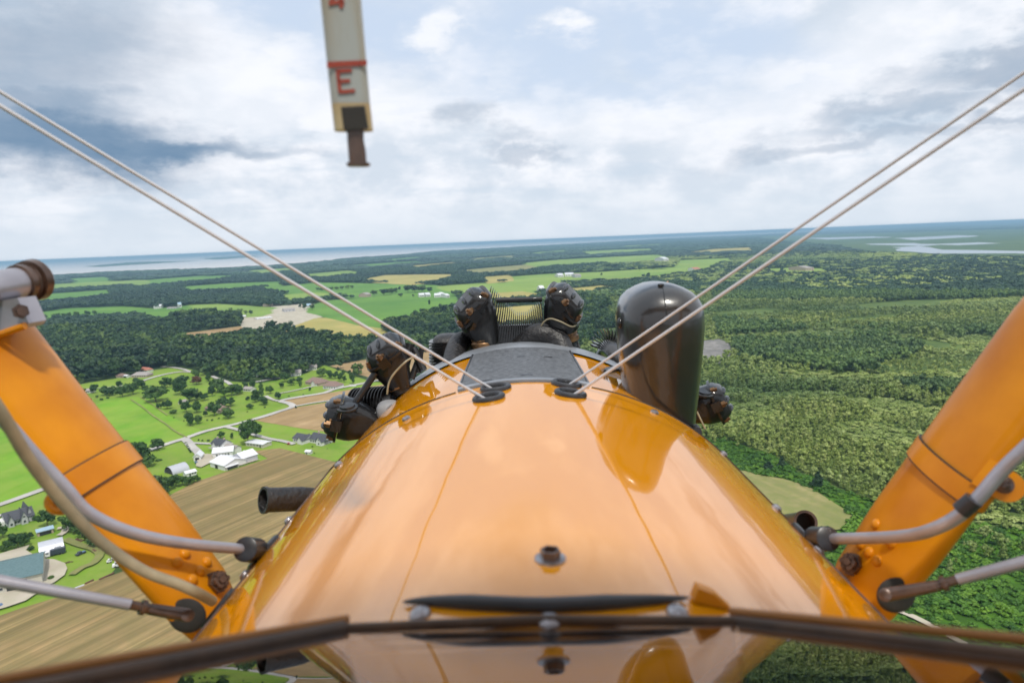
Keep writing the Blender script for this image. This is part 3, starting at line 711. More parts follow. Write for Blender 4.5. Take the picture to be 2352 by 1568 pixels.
for q in ([(755, 4), (790, 1), (792, 9), (755, 14)], [(776, -30), (785, -31), (789, 19), (780, 21)], [(776, -30), (783, -28), (762, 8), (755, 6)]):
    mb4.prism([gpt(x, y, .0005) for x, y in q], fg*.0006)
part('numeral_four', mb4, MT['redpaint'], ga, smooth=False, label='red numeral 4')
gtop = gpt(735, -690, -.008)
for sx_ in (-.05, .05):
    part('hanger_rod', MB().tube([gtop, Vector((gtop.x+sx_*.3, .2, H+.85)), Vector((gtop.x+sx_*3, -.40, H+1.13))], .008, 10), MT['steel'], ga)
# float and stem seen at the lower end
mb = MB(); mb.loft([[gpt(x, y, .0006) for x, y in ((783+i*.0, 246), (838, 243), (847, 297), (790, 300))] for i in (0,)] + [[gpt(x, y, .0026) for x, y in ((786, 249), (836, 246), (844, 297), (793, 300))]]); part('gauge_float', mb, MT['dark'], ga)
l = lambda y, xl, xr: gring(y, xl, xr, .0055)
part('gauge_stem', MB().loft([l(297, 792, 838), l(306, 797, 836), l(320, 797, 836), l(345, 799, 841), l(372, 801, 843), l(373, 795, 850), l(379, 796, 852), l(381, 800, 846)]), MT['brownmetal'], ga, angle=40)

# ---------------- windshield
ws_ = sub('windshield', P(1245, 1435, .42), 'three-pane windshield with brown leather-bound lower edge')
E1, E2 = P(790, 1443, .412), P(1690, 1426, .412)
S1, S2 = P(100, 1580, .30), P(2420, 1512, .30)
Q = Vector((XC, .0, H-.066))
def pane(a, b, f=.62):
    a2, b2 = a.lerp(Q, f), b.lerp(Q, f); n = (b-a).cross(a2-a).normalized()
    if n.z < 0: n = -n
    return MB().prism([a, b, b2, a2], -n*.003)
part('glass_pane', pane(E1, E2), MT['glass'], ws_, smooth=False)
QL = Vector((XC, 0, H-.062)); part('glass_pane', pane(S1.lerp(E1, -.4), E1-(E1-S1)*.004), MT['glass'], ws_, smooth=False)
part('glass_pane', pane(E2-(E2-S2)*.004, S2.lerp(E2, -.4)), MT['glass'], ws_, smooth=False)
def trim(pts, r, name='edge_trim'):
    part(name, MB().tube(pts, r, 14, ell=((0, 0, 1), 1.0, .8)), MT['trim'], ws_)
trim([E1, E1.lerp(E2, .5)+Vector((0, .006, .0)), E2], .0035)
trim([E1, S1, S1+(S1-E1)*.4], .0052); trim([E2, S2, S2+(S2-E2)*.4], .0037)
# ochre sealing strip just ahead of the side edges
trimc = mat('brown_orange_seal', (.30, .12, .02), .5)
for a, b in ((E1, S1), (E2, S2)):
    part('seal_strip', MB().tube([a+Vector((0, .010, .001)), b+Vector((0, .012, .002)), b+(b-a)*.4+Vector((0, .012, .002))], 0.0028, 12), trimc, ws_)
for (x, y) in ((965, 1413), (1262, 1430), (1556, 1409)):
    p, n = cowl_pt(x, y, .001); n = (n+Vector((0, -.15, 0))).normalized(); r = .0078
    mb = MB().lathe(p, n, [(-.004, r), (.0006, r), (r*.25, r*.9), (r*.4, r*.6), (r*.45, .0005)], 20)
    for k in (0, 1):
        t = Matrix.Rotation(k*pi/2, 3, n) @ n.orthogonal().normalized(); mb.box(p+n*r*.44, (r*1.1, r*.2, r*.1), (t, n.cross(t), n))
    part('frame_screw', mb, MT['zinc'], ws_)
pts = []
for (x, y) in ((928, 1390), (975, 1388), (1040, 1390), (1130, 1395), (1230, 1399), (1330, 1396), (1430, 1390), (1520, 1384), (1580, 1380)):
    p, n = cowl_pt(x, y, .003); pts.append(p)
pp = cr(pts, 4); rr = [.0006+.0052*min(1, 3.2*min(i/(len(pp)-1), 1-i/(len(pp)-1)))**.8 for i in range(len(pp))]
part('rubber_seal', MB().tube(pp, rr, 12), MT['rubber'], ws_)
p, n = cowl_pt(1632, 1393, .001); mb = MB(); t = Vector((1, 0, 0)); t = (t-n*t.dot(n)).normalized()
mb.prism([p-t*.013, p-t*.012+n*.011, p+n*.009, p+t*.016, ], Vector((0, .010, 0))); part('end_tab', mb, MT['orange'], ws_, smooth=False)
# ================================================================== THE LAND
def hphoto(x):   # the far horizon as the lens bent it
    xs = [0, 827, 1194, 1834, 2352]; ys_ = [603, 556, 537.5, 521, 507]
    return float(np.interp(x, xs, ys_)) if 0 <= x <= 2352 else (603-.057*x if x < 0 else 507-.026*(x-2352))
def hmodel(x):
    xc_, yc_ = 1176, 784-FPX*tan(PITCH)/cos(ROLL)
    return yc_-tan(ROLL)*(x-xc_)
def G(x, y, z=0.):
    hp, hm = hphoto(x), hmodel(x); w_ = max(0., min(1., 1-(y-hp)/330.)); w_ = w_*w_*(3-2*w_)
    y2 = y-(hp-hm)*w_; d = pxdir(x, y2)
    if d.z > -.0006: d = Vector((d.x, d.y, -.0006))
    p = CAMP + d*((z-H)/d.z); return Vector((p.x, p.y, z))
def depth(p): return (Vector(p)-CAMP).dot(Fv)
# ---- materials for land
def lmat(name, c1, c2, s1=.02, c3=None, s2=.15, rows=None, rough=.9, rowamp=.5, lo=.40, hi=.60):
    m = bpy.data.materials.new(name); nt = nt_new(m)
    o = N(nt, 'ShaderNodeOutputMaterial'); p = N(nt, 'ShaderNodeBsdfPrincipled'); L(nt, p.outputs[0], o.inputs[0]); p.inputs['Roughness'].default_value = rough
    p.inputs['Specular IOR Level'].default_value = .15
    g = N(nt, 'ShaderNodeNewGeometry')
    def noise_(scale, det=6, src=None):
        n = N(nt, 'ShaderNodeTexNoise'); n.inputs['Scale'].default_value = scale; n.inputs['Detail'].default_value = det; n.inputs['Roughness'].default_value = .6
        L(nt, src or g.outputs['Position'], n.inputs['Vector']); mr = N(nt, 'ShaderNodeMapRange'); L(nt, n.outputs['Fac'], mr.inputs[0]); mr.inputs[1].default_value = lo; mr.inputs[2].default_value = hi
        return mr.outputs[0]
    def mix(f, a, b):
        n = N(nt, 'ShaderNodeMix', data_type='RGBA')
        for i, v in ((0, f), (6, a), (7, b)):
            if isinstance(v, (int, float)): n.inputs[i].default_value = v
            elif isinstance(v, tuple): n.inputs[i].default_value = (*v, 1)
            else: L(nt, v, n.inputs[i])
        return n.outputs[2]
    c = mix(noise_(s1), c1, c2)
    if c3: 
        f = noise_(s2); mm = N(nt, 'ShaderNodeMath', operation='MULTIPLY'); L(nt, f, mm.inputs[0]); mm.inputs[1].default_value = .6; c = mix(mm.outputs[0], c, c3)
    if rows is not None:
        ang, sp, cr_ = rows
        for k, (sx, sy, amp) in enumerate(((1/sp, .004, rowamp), (.22/sp, .0015, rowamp*.8))):
            mp = N(nt, 'ShaderNodeMapping', vector_type='POINT'); mp.inputs['Rotation'].default_value = (0, 0, -ang+pi/2 if True else 0); mp.inputs['Scale'].default_value = (1, 1, 1); L(nt, g.outputs['Position'], mp.inputs[0])
            m2 = N(nt, 'ShaderNodeMapping'); m2.inputs['Scale'].default_value = (sx, sy, 1); L(nt, mp.outputs[0], m2.inputs[0])
            n = N(nt, 'ShaderNodeTexNoise'); n.inputs['Scale'].default_value = 1; n.inputs['Detail'].default_value = 4; n.inputs['Distortion'].default_value = .9; L(nt, m2.outputs[0], n.inputs['Vector'])
            mr = N(nt, 'ShaderNodeMapRange'); L(nt, n.outputs['Fac'], mr.inputs[0]); mr.inputs[1].default_value = .38; mr.inputs[2].default_value = .66; mr.inputs[4].default_value = amp
            c = mix(mr.outputs[0], c, cr_)
    L(nt, c, p.inputs['Base Color']); return m
def vang(a, b): d = b-a; return atan2(d.y, d.x)
rowang = vang(G(440, 1180), G(720, 1068))
LM = {}
LM['forestfloor'] = lmat('woodland_floor', (.030, .058, .016), (.055, .095, .026), .004, (.045, .075, .02), .05)
LM['lawn'] = lmat('mown_lawn', (.125, .235, .020), (.19, .31, .030), .012, (.23, .28, .06), .06)
LM['meadow'] = lmat('green_meadow', (.095, .25, .010), (.165, .36, .014), .008, (.23, .33, .035), .03, rows=(rowang+.5, 14, (.28, .34, .08)), rowamp=.25)
LM['crop'] = lmat('young_crop', (.085, .20, .030), (.14, .27, .04), .004, (.11, .22, .04), .02)
LM['paleg'] = lmat('pale_green_field', (.16, .27, .05), (.24, .34, .07), .003, (.20, .28, .06), .01)
LM['brown'] = lmat('ploughed_stubble', (.31, .21, .095), (.42, .29, .14), .02, (.27, .22, .09), .1, rows=(rowang, 2.2, (.15, .12, .05)), rowamp=.8)
LM['tan'] = lmat('ripe_tan_field', (.36, .25, .12), (.44, .31, .17), .015, (.30, .20, .09), .05, rows=(rowang, 5, (.24, .165, .08)), rowamp=.45)
LM['gold'] = lmat('golden_field', (.36, .30, .09), (.44, .36, .13), .006, (.28, .28, .08), .02)
LM['olive'] = lmat('olive_field', (.25, .24, .09), (.40, .32, .16), .025, (.17, .21, .05), .2, rows=(rowang+.9, 6, (.15, .17, .06)), rowamp=.5)
LM['brush'] = lmat('bright_scrub', (.045, .115, .010), (.08, .19, .014), .03, (.03, .07, .010), .15)
LM['marsh'] = lmat('marsh_grass', (.075, .12, .045), (.12, .17, .06), .002, (.05, .09, .04), .008)
LM['moor'] = lmat('open_scrub', (.075, .12, .025), (.13, .18, .042), .006, (.05, .09, .025), .03)
LM['gravel'] = lmat('crushed_gravel', (.42, .37, .30), (.52, .47, .39), .05, (.36, .34, .24), .2)
LM['road'] = lmat('pale_road', (.40, .38, .36), (.50, .48, .45), .05)
LM['pad'] = lmat('grey_clearing', (.20, .19, .19), (.28, .26, .25), .03, (.12, .12, .10), .1)
m = bpy.data.materials.new('calm_water'); nt = nt_new(m); LM['water'] = m
o = N(nt, 'ShaderNodeOutputMaterial'); p = N(nt, 'ShaderNodeBsdfPrincipled'); L(nt, p.outputs[0], o.inputs[0])
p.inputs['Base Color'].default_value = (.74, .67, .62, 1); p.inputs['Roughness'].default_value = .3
g = N(nt, 'ShaderNodeNewGeometry'); n = N(nt, 'ShaderNodeTexNoise'); n.inputs['Scale'].default_value = .02; n.inputs['Detail'].default_value = 5; L(nt, g.outputs['Position'], n.inputs['Vector'])
b = N(nt, 'ShaderNodeBump'); b.inputs['Strength'].default_value = .06; b.inputs['Distance'].default_value = 1; L(nt, n.outputs['Fac'], b.inputs['Height']); L(nt, b.outputs[0], p.inputs['Normal'])

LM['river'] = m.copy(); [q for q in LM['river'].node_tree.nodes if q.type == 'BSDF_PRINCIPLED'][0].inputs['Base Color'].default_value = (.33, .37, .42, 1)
def struct(name, mb, m_, **k):
    o = obj(name, mb, m_, None, smooth=False, **k); o['kind'] = 'structure'; return o
R_ = 110000.
mb = MB().add([(-R_, -3000, 0), (R_, -3000, 0), (R_, R_, 0), (-R_, R_, 0)], [(0, 1, 2, 3)])
struct('ground', mb, LM['forestfloor'])
CLEAR = []      # clearings: no forest here
def wob(pts, amp=.012, step=.05):
    out = []
    n = len(pts)
    for i in range(n):
        a, b = pts[i], pts[(i+1) % n]; ln = (b-a).length; dist = max(150, min((a-CAMP).length, (b-CAMP).length)); k = max(1, min(14, int(ln/(dist*step))))
        nn = Vector((-(b-a).y, (b-a).x, 0)).normalized()
        for j in range(k):
            q = a.lerp(b, j/k); f = 0 if j == 0 else 1
            out.append(q+nn*(noise.noise(q*.013)*amp*dist*f))
    return out
ZL = [0.0]
def field(name, poly, m_, clear=True, wobble=.012, zoff=None):
    ZL[0] += .012
    z = ZL[0] if zoff is None else zoff
    pts = wob([G(x, y) for x, y in poly], wobble)
    pts = [Vector((p.x, p.y, z)) for p in pts]
    s = sum(pts[i].x*pts[(i+1) % len(pts)].y-pts[(i+1) % len(pts)].x*pts[i].y for i in range(len(pts)))
    if s < 0: pts.reverse()
    me_ = MB().add(pts, [tuple(range(len(pts)))])
    if clear: CLEAR.append(np.array([(p.x, p.y) for p in pts]))
    ys_ = [q[1] for q in poly]
    if clear and max(ys_) < 790 and min(ys_) > 600 and name not in ('water', 'scrubland', 'grey_clearing'):   # the near margin, in front of which trees stand
        for k_ in (.970, .940, .915) if min(q[0] for q in poly) < 1000 else (.975, .955):
            p2 = [Vector((p.x*k_, p.y*k_, z-.004*(1-k_)*20)) for p in pts]; me_.add(p2, [tuple(range(len(p2)))])
            CLEAR.append(np.array([(p.x, p.y) for p in p2]))
    o = struct(name, me_, LM[m_])
    return o
def road(name, poly, w_, m_='road', clear=True, sub_=3):
    ZL[0] += .012
    pts = cr([G(x, y) for x, y in poly], sub_); vs = []; K = len(pts)
    for i, p in enumerate(pts):
        t = (pts[min(i+1, K-1)]-pts[max(i-1, 0)]).normalized(); n_ = Vector((-t.y, t.x, 0)); ww = w_*(1+.12*noise.noise(p*.05))
        vs += [p+n_*ww/2+Vector((0, 0, ZL[0])), p-n_*ww/2+Vector((0, 0, ZL[0]))]
    mb = MB().add(vs, [(2*i, 2*i+1, 2*i+3, 2*i+2) for i in range(K-1)]); o = struct(name, mb, LM[m_])
    if clear and K < 60: CLEAR.append(np.array([(v.x, v.y) for v in vs[0::2]]+[(v.x, v.y) for v in vs[1::2]][::-1]))
    return o
# water first (farthest)
field('water', [(-700, 690), (0, 641), (130, 634), (215, 627), (300, 622), (430, 617), (520, 611), (600, 606), (700, 598), (820, 582), (900, 577), (1000, 566), (1100, 559.5), (1250, 551.5), (1400, 545.5), (1550, 539), (1700, 535), (1900, 528), (1900, 524.2), (1650, 527.6), (1400, 534.2), (1200, 540), (1000, 551), (820, 560.5), (500, 579), (200, 596), (0, 607.5), (-700, 649)], 'water')
field('water', [(2048, 567), (2110, 565), (2150, 571), (2240, 575.5), (2300, 577.5), (2420, 581), (2420, 587.5), (2330, 584), (2200, 583), (2140, 582), (2100, 578), (2060, 575)], 'river', wobble=.03)
field('water', [(1985, 558), (2100, 557.5), (2180, 561), (2120, 565), (2050, 562)], 'river', wobble=.03)
field('water', [(2050, 546), (2200, 541), (2240, 545), (2100, 551)], 'river', wobble=.02)
field('water', [(2130, 561), (2250, 558), (2300, 561), (2200, 564)], 'river', wobble=.02)
field('water', [(1850, 543), (2010, 541), (2050, 544), (1900, 547)], 'river', wobble=.02)
field('island', [(190, 612), (290, 600), (460, 594), (330, 604), (230, 612)], 'forestfloor', False)
field('island', [(455, 589), (560, 580), (600, 582), (500, 591)], 'forestfloor', False)
field('marsh', [(1720, 536), (2000, 533), (2360, 528), (2700, 522), (2700, 600), (2330, 596), (2150, 590), (2010, 582), (1900, 562), (1780, 548)], 'marsh', zoff=.006)
# fields
field('green_field', [(-300, 950), (100, 940), (215, 930), (258, 912), (331, 911), (351, 924), (390, 955), (435, 977), (472, 991), (379, 1022), (250, 1080), (100, 1120), (0, 1160), (-220, 1230)], 'meadow', wobble=.002)
field('lawn', [(-320, 960), (60, 905), (165, 885), (260, 870), (340, 852), (400, 842), (440, 848), (520, 876), (600, 880), (690, 862), (745, 838), (775, 848), (840, 872), (900, 882), (1000, 930), (1000, 1080), (760, 1058), (643, 1029), (582, 1036), (615, 1053), (455, 1104), (399, 1132), (330, 1160), (300, 1262), (249, 1324), (192, 1341), (135, 1370), (53, 1395), (0, 1413), (-300, 1500), (-700, 1300)], 'lawn', zoff=.01, wobble=.004)
field('ploughed_field', [(582, 1036), (643, 1029), (760, 1058), (1100, 1150), (1500, 1500), (1500, 2600), (-1500, 2600), (-900, 1600), (0, 1413), (53, 1395), (135, 1370), (192, 1341), (249, 1324), (313, 1300), (340, 1180), (379, 1146), (399, 1132), (455, 1104), (615, 1053), (603, 1046)], 'brown', wobble=.001)
field('tan_field', [(587, 966), (627, 952), (669, 937), (770, 921), (900, 906), (960, 950), (960, 1020), (748, 991), (700, 985), (640, 975)], 'tan', wobble=.002)
field('tan_field', [(643, 921), (700, 911), (764, 901), (830, 890), (900, 880), (960, 880), (900, 902), (770, 918), (674, 933), (660, 926)], 'tan', wobble=.002)
field('tan_field', [(757, 840), (850, 823), (960, 808), (1100, 800), (1100, 860), (900, 885), (865, 872), (800, 852)], 'tan', wobble=.004)
field('golden_field', [(620, 744), (686, 728), (716, 724), (790, 727), (849, 735), (893, 762), (832, 771), (770, 760), (716, 752), (660, 744)], 'gold', wobble=.005)
field('brown_strip', [(396, 767), (480, 756), (570, 744), (635, 737), (640, 743), (574, 755), (500, 762), (433, 769)], 'tan', wobble=.004)
field('farm_yard', [(548, 722), (590, 706), (630, 699), (700, 692), (792, 697), (760, 706), (720, 713), (690, 724), (650, 736), (620, 744), (566, 742)], 'gravel', wobble=.008)
field('green_field', [(51, 725), (152, 708), (284, 702), (355, 707), (427, 699), (560, 697), (640, 702), (600, 712), (560, 720), (470, 728), (430, 738), (366, 739), (304, 724), (152, 736), (51, 756), (-200, 790), (-250, 760)], 'crop', wobble=.004)
field('green_field', [(427, 698), (500, 694), (630, 701), (600, 710), (545, 714), (500, 708)], 'paleg', wobble=.004)
field('green_field', [(599, 656), (726, 641), (860, 642), (1000, 645), (1050, 662), (900, 665), (810, 668), (740, 664)], 'crop', wobble=.006)
field('green_field', [(744, 684), (850, 676), (1047, 672), (1060, 690), (1020, 698), (940, 714), (871, 733), (820, 727), (772, 716), (700, 700)], 'crop', wobble=.006)
field('tan_field', [(833, 632), (884, 622), (960, 620), (1046, 619), (1010, 630), (950, 637)], 'gold', wobble=.006)
field('golden_field', [(1060, 705), (1240, 692), (1250, 730), (1150, 745), (1070, 735)], 'gold')
field('golden_field', [(1000, 648), (1100, 640), (1290, 636), (1290, 656), (1150, 664), (1060, 664)], 'paleg', wobble=.006)
field('golden_field', [(1040, 612), (1150, 600), (1290, 590), (1300, 596), (1200, 612), (1100, 622)], 'olive', wobble=.006)
field('green_field', [(1194, 592), (1293, 584), (1400, 580), (1509, 576), (1540, 583), (1509, 591), (1391, 596), (1244, 603)], 'paleg', wobble=.006)
field('green_field', [(1170, 624), (1260, 618), (1381, 615), (1549, 606), (1560, 590), (1690, 586), (1650, 602), (1627, 614), (1509, 630), (1317, 638), (1194, 646), (1150, 650)], 'paleg', wobble=.006)
field('green_field', [(1332, 566), (1420, 563), (1500, 562), (1509, 569), (1342, 576)], 'paleg', wobble=.006)
field('tan_field', [(1559, 575), (1637, 565), (1731, 562), (1740, 572), (1627, 576)], 'gold', wobble=.006)
field('green_field', [(1760, 613), (1830, 611), (1900, 615), (1885, 624), (1770, 620)], 'paleg', wobble=.006)
field('green_field', [(274, 648), (380, 636), (467, 629), (548, 627), (470, 638), (315, 652)], 'crop', wobble=.006)
field('green_field', [(35, 682), (130, 674), (254, 664), (255, 673), (127, 686), (40, 690)], 'crop', wobble=.006)
field('green_field', [(150, 640), (250, 634), (262, 641), (190, 650)], 'crop', wobble=.006)
field('green_field', [(760, 603), (850, 596), (960, 588), (980, 592), (860, 603)], 'crop', wobble=.006)
field('young_wood_floor', [(1340, 700), (1500, 640), (1760, 632), (2352, 600), (3200, 560), (4200, 1500), (2300, 1500), (1700, 1200), (1500, 900)], 'moor', False, zoff=.006)
for nm, pl, mk in (('green_field', [(90, 655), (200, 648), (330, 640), (345, 645), (220, 656), (100, 664)], 'paleg'), ('green_field', [(420, 655), (520, 646), (640, 640), (650, 645), (540, 655), (430, 662)], 'crop'),
                   ('golden_field', [(560, 616), (660, 608), (690, 611), (600, 621)], 'paleg'), ('green_field', [(700, 622), (800, 612), (830, 616), (730, 627)], 'paleg'), ('tan_field', [(940, 600), (1040, 590), (1060, 595), (960, 606)], 'gold'),
                   ('golden_field', [(1070, 582), (1180, 573), (1200, 577), (1090, 588)], 'olive'), ('green_field', [(1210, 568), (1300, 562), (1310, 566), (1225, 573)], 'paleg'), ('green_field', [(880, 586), (960, 578), (980, 581), (900, 591)], 'crop'),
                   ('tan_field', [(1060, 668), (1200, 660), (1250, 668), (1150, 682), (1070, 684)], 'gold'), ('golden_field', [(1110, 625), (1170, 620), (1180, 630), (1120, 637)], 'gold'), ('green_field', [(1420, 555), (1520, 551), (1530, 554), (1430, 559)], 'paleg'),
                   ('green_field', [(1600, 596), (1680, 592), (1700, 596), (1620, 601)], 'paleg'), ('tan_field', [(1300, 655), (1380, 648), (1420, 652), (1330, 663)], 'gold'), ('green_field', [(640, 672), (730, 664), (760, 668), (670, 680)], 'paleg')):
    field(nm, pl, mk, wobble=.006)
field('scrubland', [(1860, 744), (1960, 731), (2060, 722), (2060, 734), (1966, 746), (1880, 756)], 'moor', wobble=.05)
field('scrubland', [(1960, 700), (2080, 690), (2200, 688), (2160, 706), (2010, 709)], 'moor', wobble=.05)
field('scrubland', [(2020, 772), (2120, 780), (2219, 795), (2219, 806), (2120, 800), (2040, 790)], 'moor', wobble=.05)
field('scrubland', [(1640, 716), (1760, 706), (1830, 716), (1740, 728), (1650, 730)], 'moor', wobble=.05)
field('grey_clearing', [(1600, 784), (1650, 778), (1673, 787), (1690, 812), (1650, 836), (1600, 832)], 'pad', wobble=.03)
field('olive_field', [(1640, 1060), (1738, 1091), (1799, 1101), (1856, 1118), (1900, 1146), (1940, 1172), (1961, 1190), (1951, 1214), (1873, 1226), (1780, 1230), (1600, 1200)], 'olive', wobble=.003)
field('scrub', [(1560, 1010), (1660, 1010), (1740, 1035), (1830, 1090), (1900, 1110), (2000, 1150), (2150, 1190), (2400, 1215), (2900, 1300), (3400, 2300), (1500, 2300), (1500, 1200), (1560, 1100)], 'brush', zoff=.008, wobble=.03)
SCRUB = CLEAR.pop()
# roads and drives
road('road', [(-200, 1225), (0, 1160), (120, 1117), (250, 1068), (379, 1022), (424, 1008), (472, 991), (540, 975), (600, 959), (640, 946), (672, 935), (664, 927), (645, 921), (690, 912), (745, 903), (770, 894), (840, 880), (900, 868)], 6.5)
road('farm_track', [(672, 935), (720, 926), (770, 919), (860, 905), (960, 890)], 3.5)
road('driveway', [(424, 1008), (434, 1018), (441, 1027), (452, 1036), (462, 1047), (475, 1053), (489, 1050)], 6.5)
road('driveway', [(438, 1018), (460, 1019), (488, 1020), (535, 1020)], 3.5)
road('driveway', [(520, 981), (540, 986), (558, 991), (590, 1001), (620, 1009), (650, 1014), (676, 1021)], 4.5)
road('driveway', [(330, 874), (360, 865), (395, 857), (420, 854), (441, 855)], 5.5)
road('driveway', [(370, 842), (395, 844), (420, 848), (441, 855)], 4.5)
road('driveway', [(486, 864), (500, 870), (520, 877), (530, 884)], 5.0)
road('driveway', [(586, 878), (615, 873), (644, 868)], 4.0)
road('driveway', [(150, 900), (230, 892), (300, 884), (335, 874)], 3.0)
road('driveway', [(610, 910), (625, 918), (640, 922)], 4.0)
road('driveway', [(640, 905), (690, 895), (720, 888)], 3.0)
road('farm_track', [(300, 918), (330, 938), (352, 956), (380, 974), (400, 990), (430, 1006)], 1.3, 'olive', False)
road('farm_track', [(322, 912), (350, 930), (385, 955)], 1.2, 'olive', False)
road('farm_track', [(2042, 1397), (2100, 1420), (2164, 1454), (2300, 1530)], 3.0, 'gravel')
field('gravel_yard', [(455, 1047), (475, 1044), (500, 1045), (520, 1052), (505, 1064), (480, 1066), (462, 1075), (450, 1072)], 'gravel', wobble=.01)
field('gravel_yard', [(505, 1075), (530, 1066), (575, 1058), (600, 1056), (560, 1068), (520, 1081)], 'gravel', wobble=.01)
field('gravel_yard', [(-60, 1295), (0, 1274), (69, 1254), (60, 1266), (94, 1285), (125, 1287), (150, 1296), (155, 1308), (149, 1323), (127, 1339), (100, 1355), (60, 1382), (20, 1396), (-60, 1420)], 'gravel', wobble=.01)
road('farm_track', [(150, 1240), (185, 1254), (215, 1262), (230, 1275), (215, 1295), (190, 1305), (165, 1322)], 4, 'olive', False)
road('farm_track', [(132, 1216), (150, 1214), (148, 1224), (136, 1232)], 3.5, 'gravel', False)
road('driveway', [(-100, 1190), (0, 1186), (16, 1185)], 3.5)
# ------------------------------------------------------------------ vegetation prototypes
phi_ = (1+5**.5)/2
ICV = np.array([(-1, phi_, 0), (1, phi_, 0), (-1, -phi_, 0), (1, -phi_, 0), (0, -1, phi_), (0, 1, phi_), (0, -1, -phi_), (0, 1, -phi_), (phi_, 0, -1), (phi_, 0, 1), (-phi_, 0, -1), (-phi_, 0, 1)])/sqrt(1+phi_**2)
ICF = np.array([(0, 11, 5), (0, 5, 1), (0, 1, 7), (0, 7, 10), (0, 10, 11), (1, 5, 9), (5, 11, 4), (11, 10, 2), (10, 7, 6), (7, 1, 8), (3, 9, 4), (3, 4, 2), (3, 2, 6), (3, 6, 8), (3, 8, 9), (4, 9, 5), (2, 4, 11), (6, 2, 10), (8, 6, 7), (9, 8, 1)])
def crown(seed, kind='round', nb=12, nl=34, leaf=.07, core=True):
    """a crown of unit height (0.12 to 1), made of leaf clumps spread over many small lobes"""
    r = np.random.default_rng(seed); V = []; F = []; nv = 0
    lobes = []
    for i in range(nb):
        if kind == 'round':
            t = r.random(); z = .30+.55*t; R = .36*sqrt(max(0, 1-((z-.52)/.50)**2)); a = r.random()*2*pi; q = R*sqrt(r.random())*.9
            lobes.append((q*cos(a), q*sin(a), z, .12+.09*r.random()))
        elif kind == 'tall':
            t = (i+.5)/nb; z = .22+.68*t; a = r.random()*2*pi; q = .13*(1-.5*t)*r.random(); lobes.append((q*cos(a), q*sin(a), z, .14*(1-.45*t)+.03*r.random()))
        elif kind == 'pine':
            t = (i+.5)/nb; z = .16+.76*t; a = r.random()*2*pi; q = .10*(1-t); lobes.append((q*cos(a), q*sin(a), z, .17*(1-t)+.035))
        elif kind == 'shrub':
            a = r.random()*2*pi; q = .42*sqrt(r.random()); lobes.append((q*cos(a), q*sin(a), .30+.35*r.random()*(1-q), .24+.12*r.random()))
        elif kind == 'clump':
            a = r.random()*2*pi; q = .5*sqrt(r.random()); lobes.append((q*cos(a), q*sin(a), .45+.30*r.random(), .16+.12*r.random()))
    for (x, y, z, s) in lobes:
        if core:
            k = s*(.82+.2*r.random((12, 1))); V.append(ICV*k*np.array([1, 1, .85])+np.array([x, y, z])); F += [tuple(f+nv) for f in ICF]; nv += 12
        if nl:
            d = r.normal(size=(nl, 3)); d /= np.linalg.norm(d, axis=1)[:, None]; d[:, 2] = np.abs(d[:, 2])*.9-.25*(r.random(nl) < .5)
            p = d*s*(.86+.34*r.random((nl, 1)))+np.array([x, y, z])
            t = np.cross(d, r.normal(size=(nl, 3))); t /= np.linalg.norm(t, axis=1)[:, None]; b = np.cross(d, t)
            t += d*r.normal(size=(nl, 1))*.5; b += d*r.normal(size=(nl, 1))*.5; sz = leaf*(.6+.8*r.random((nl, 1)))/2
            q = np.stack([p-t*sz-b*sz, p+t*sz-b*sz*.7, p+t*sz*.8+b*sz, p-t*sz*.9+b*sz], 1).reshape(-1, 3); V.append(q)
            F += [tuple(range(nv+4*i, nv+4*i+4)) for i in range(nl)]; nv += 4*nl
    return np.concatenate(V), F
def trunkmesh(h0=0., h1=.5, r0=.030, limbs=3, seed=0):
    mb = MB(); mb.tube([(0, 0, h0-.03), (0.004, 0, h1*.5), (0, .006, h1)], [r0, r0*.75, r0*.5], 8); rr = random.Random(seed)
    for i in range(limbs):
        a = rr.random()*6.28; mb.tube([(0, 0, h1*(.55+.12*i)), (.09*cos(a), .09*sin(a), h1*(.8+.15*i)), (.17*cos(a), .17*sin(a), h1*(1.0+.2*i))], [r0*.5, r0*.35, r0*.15], 6)
    return mb
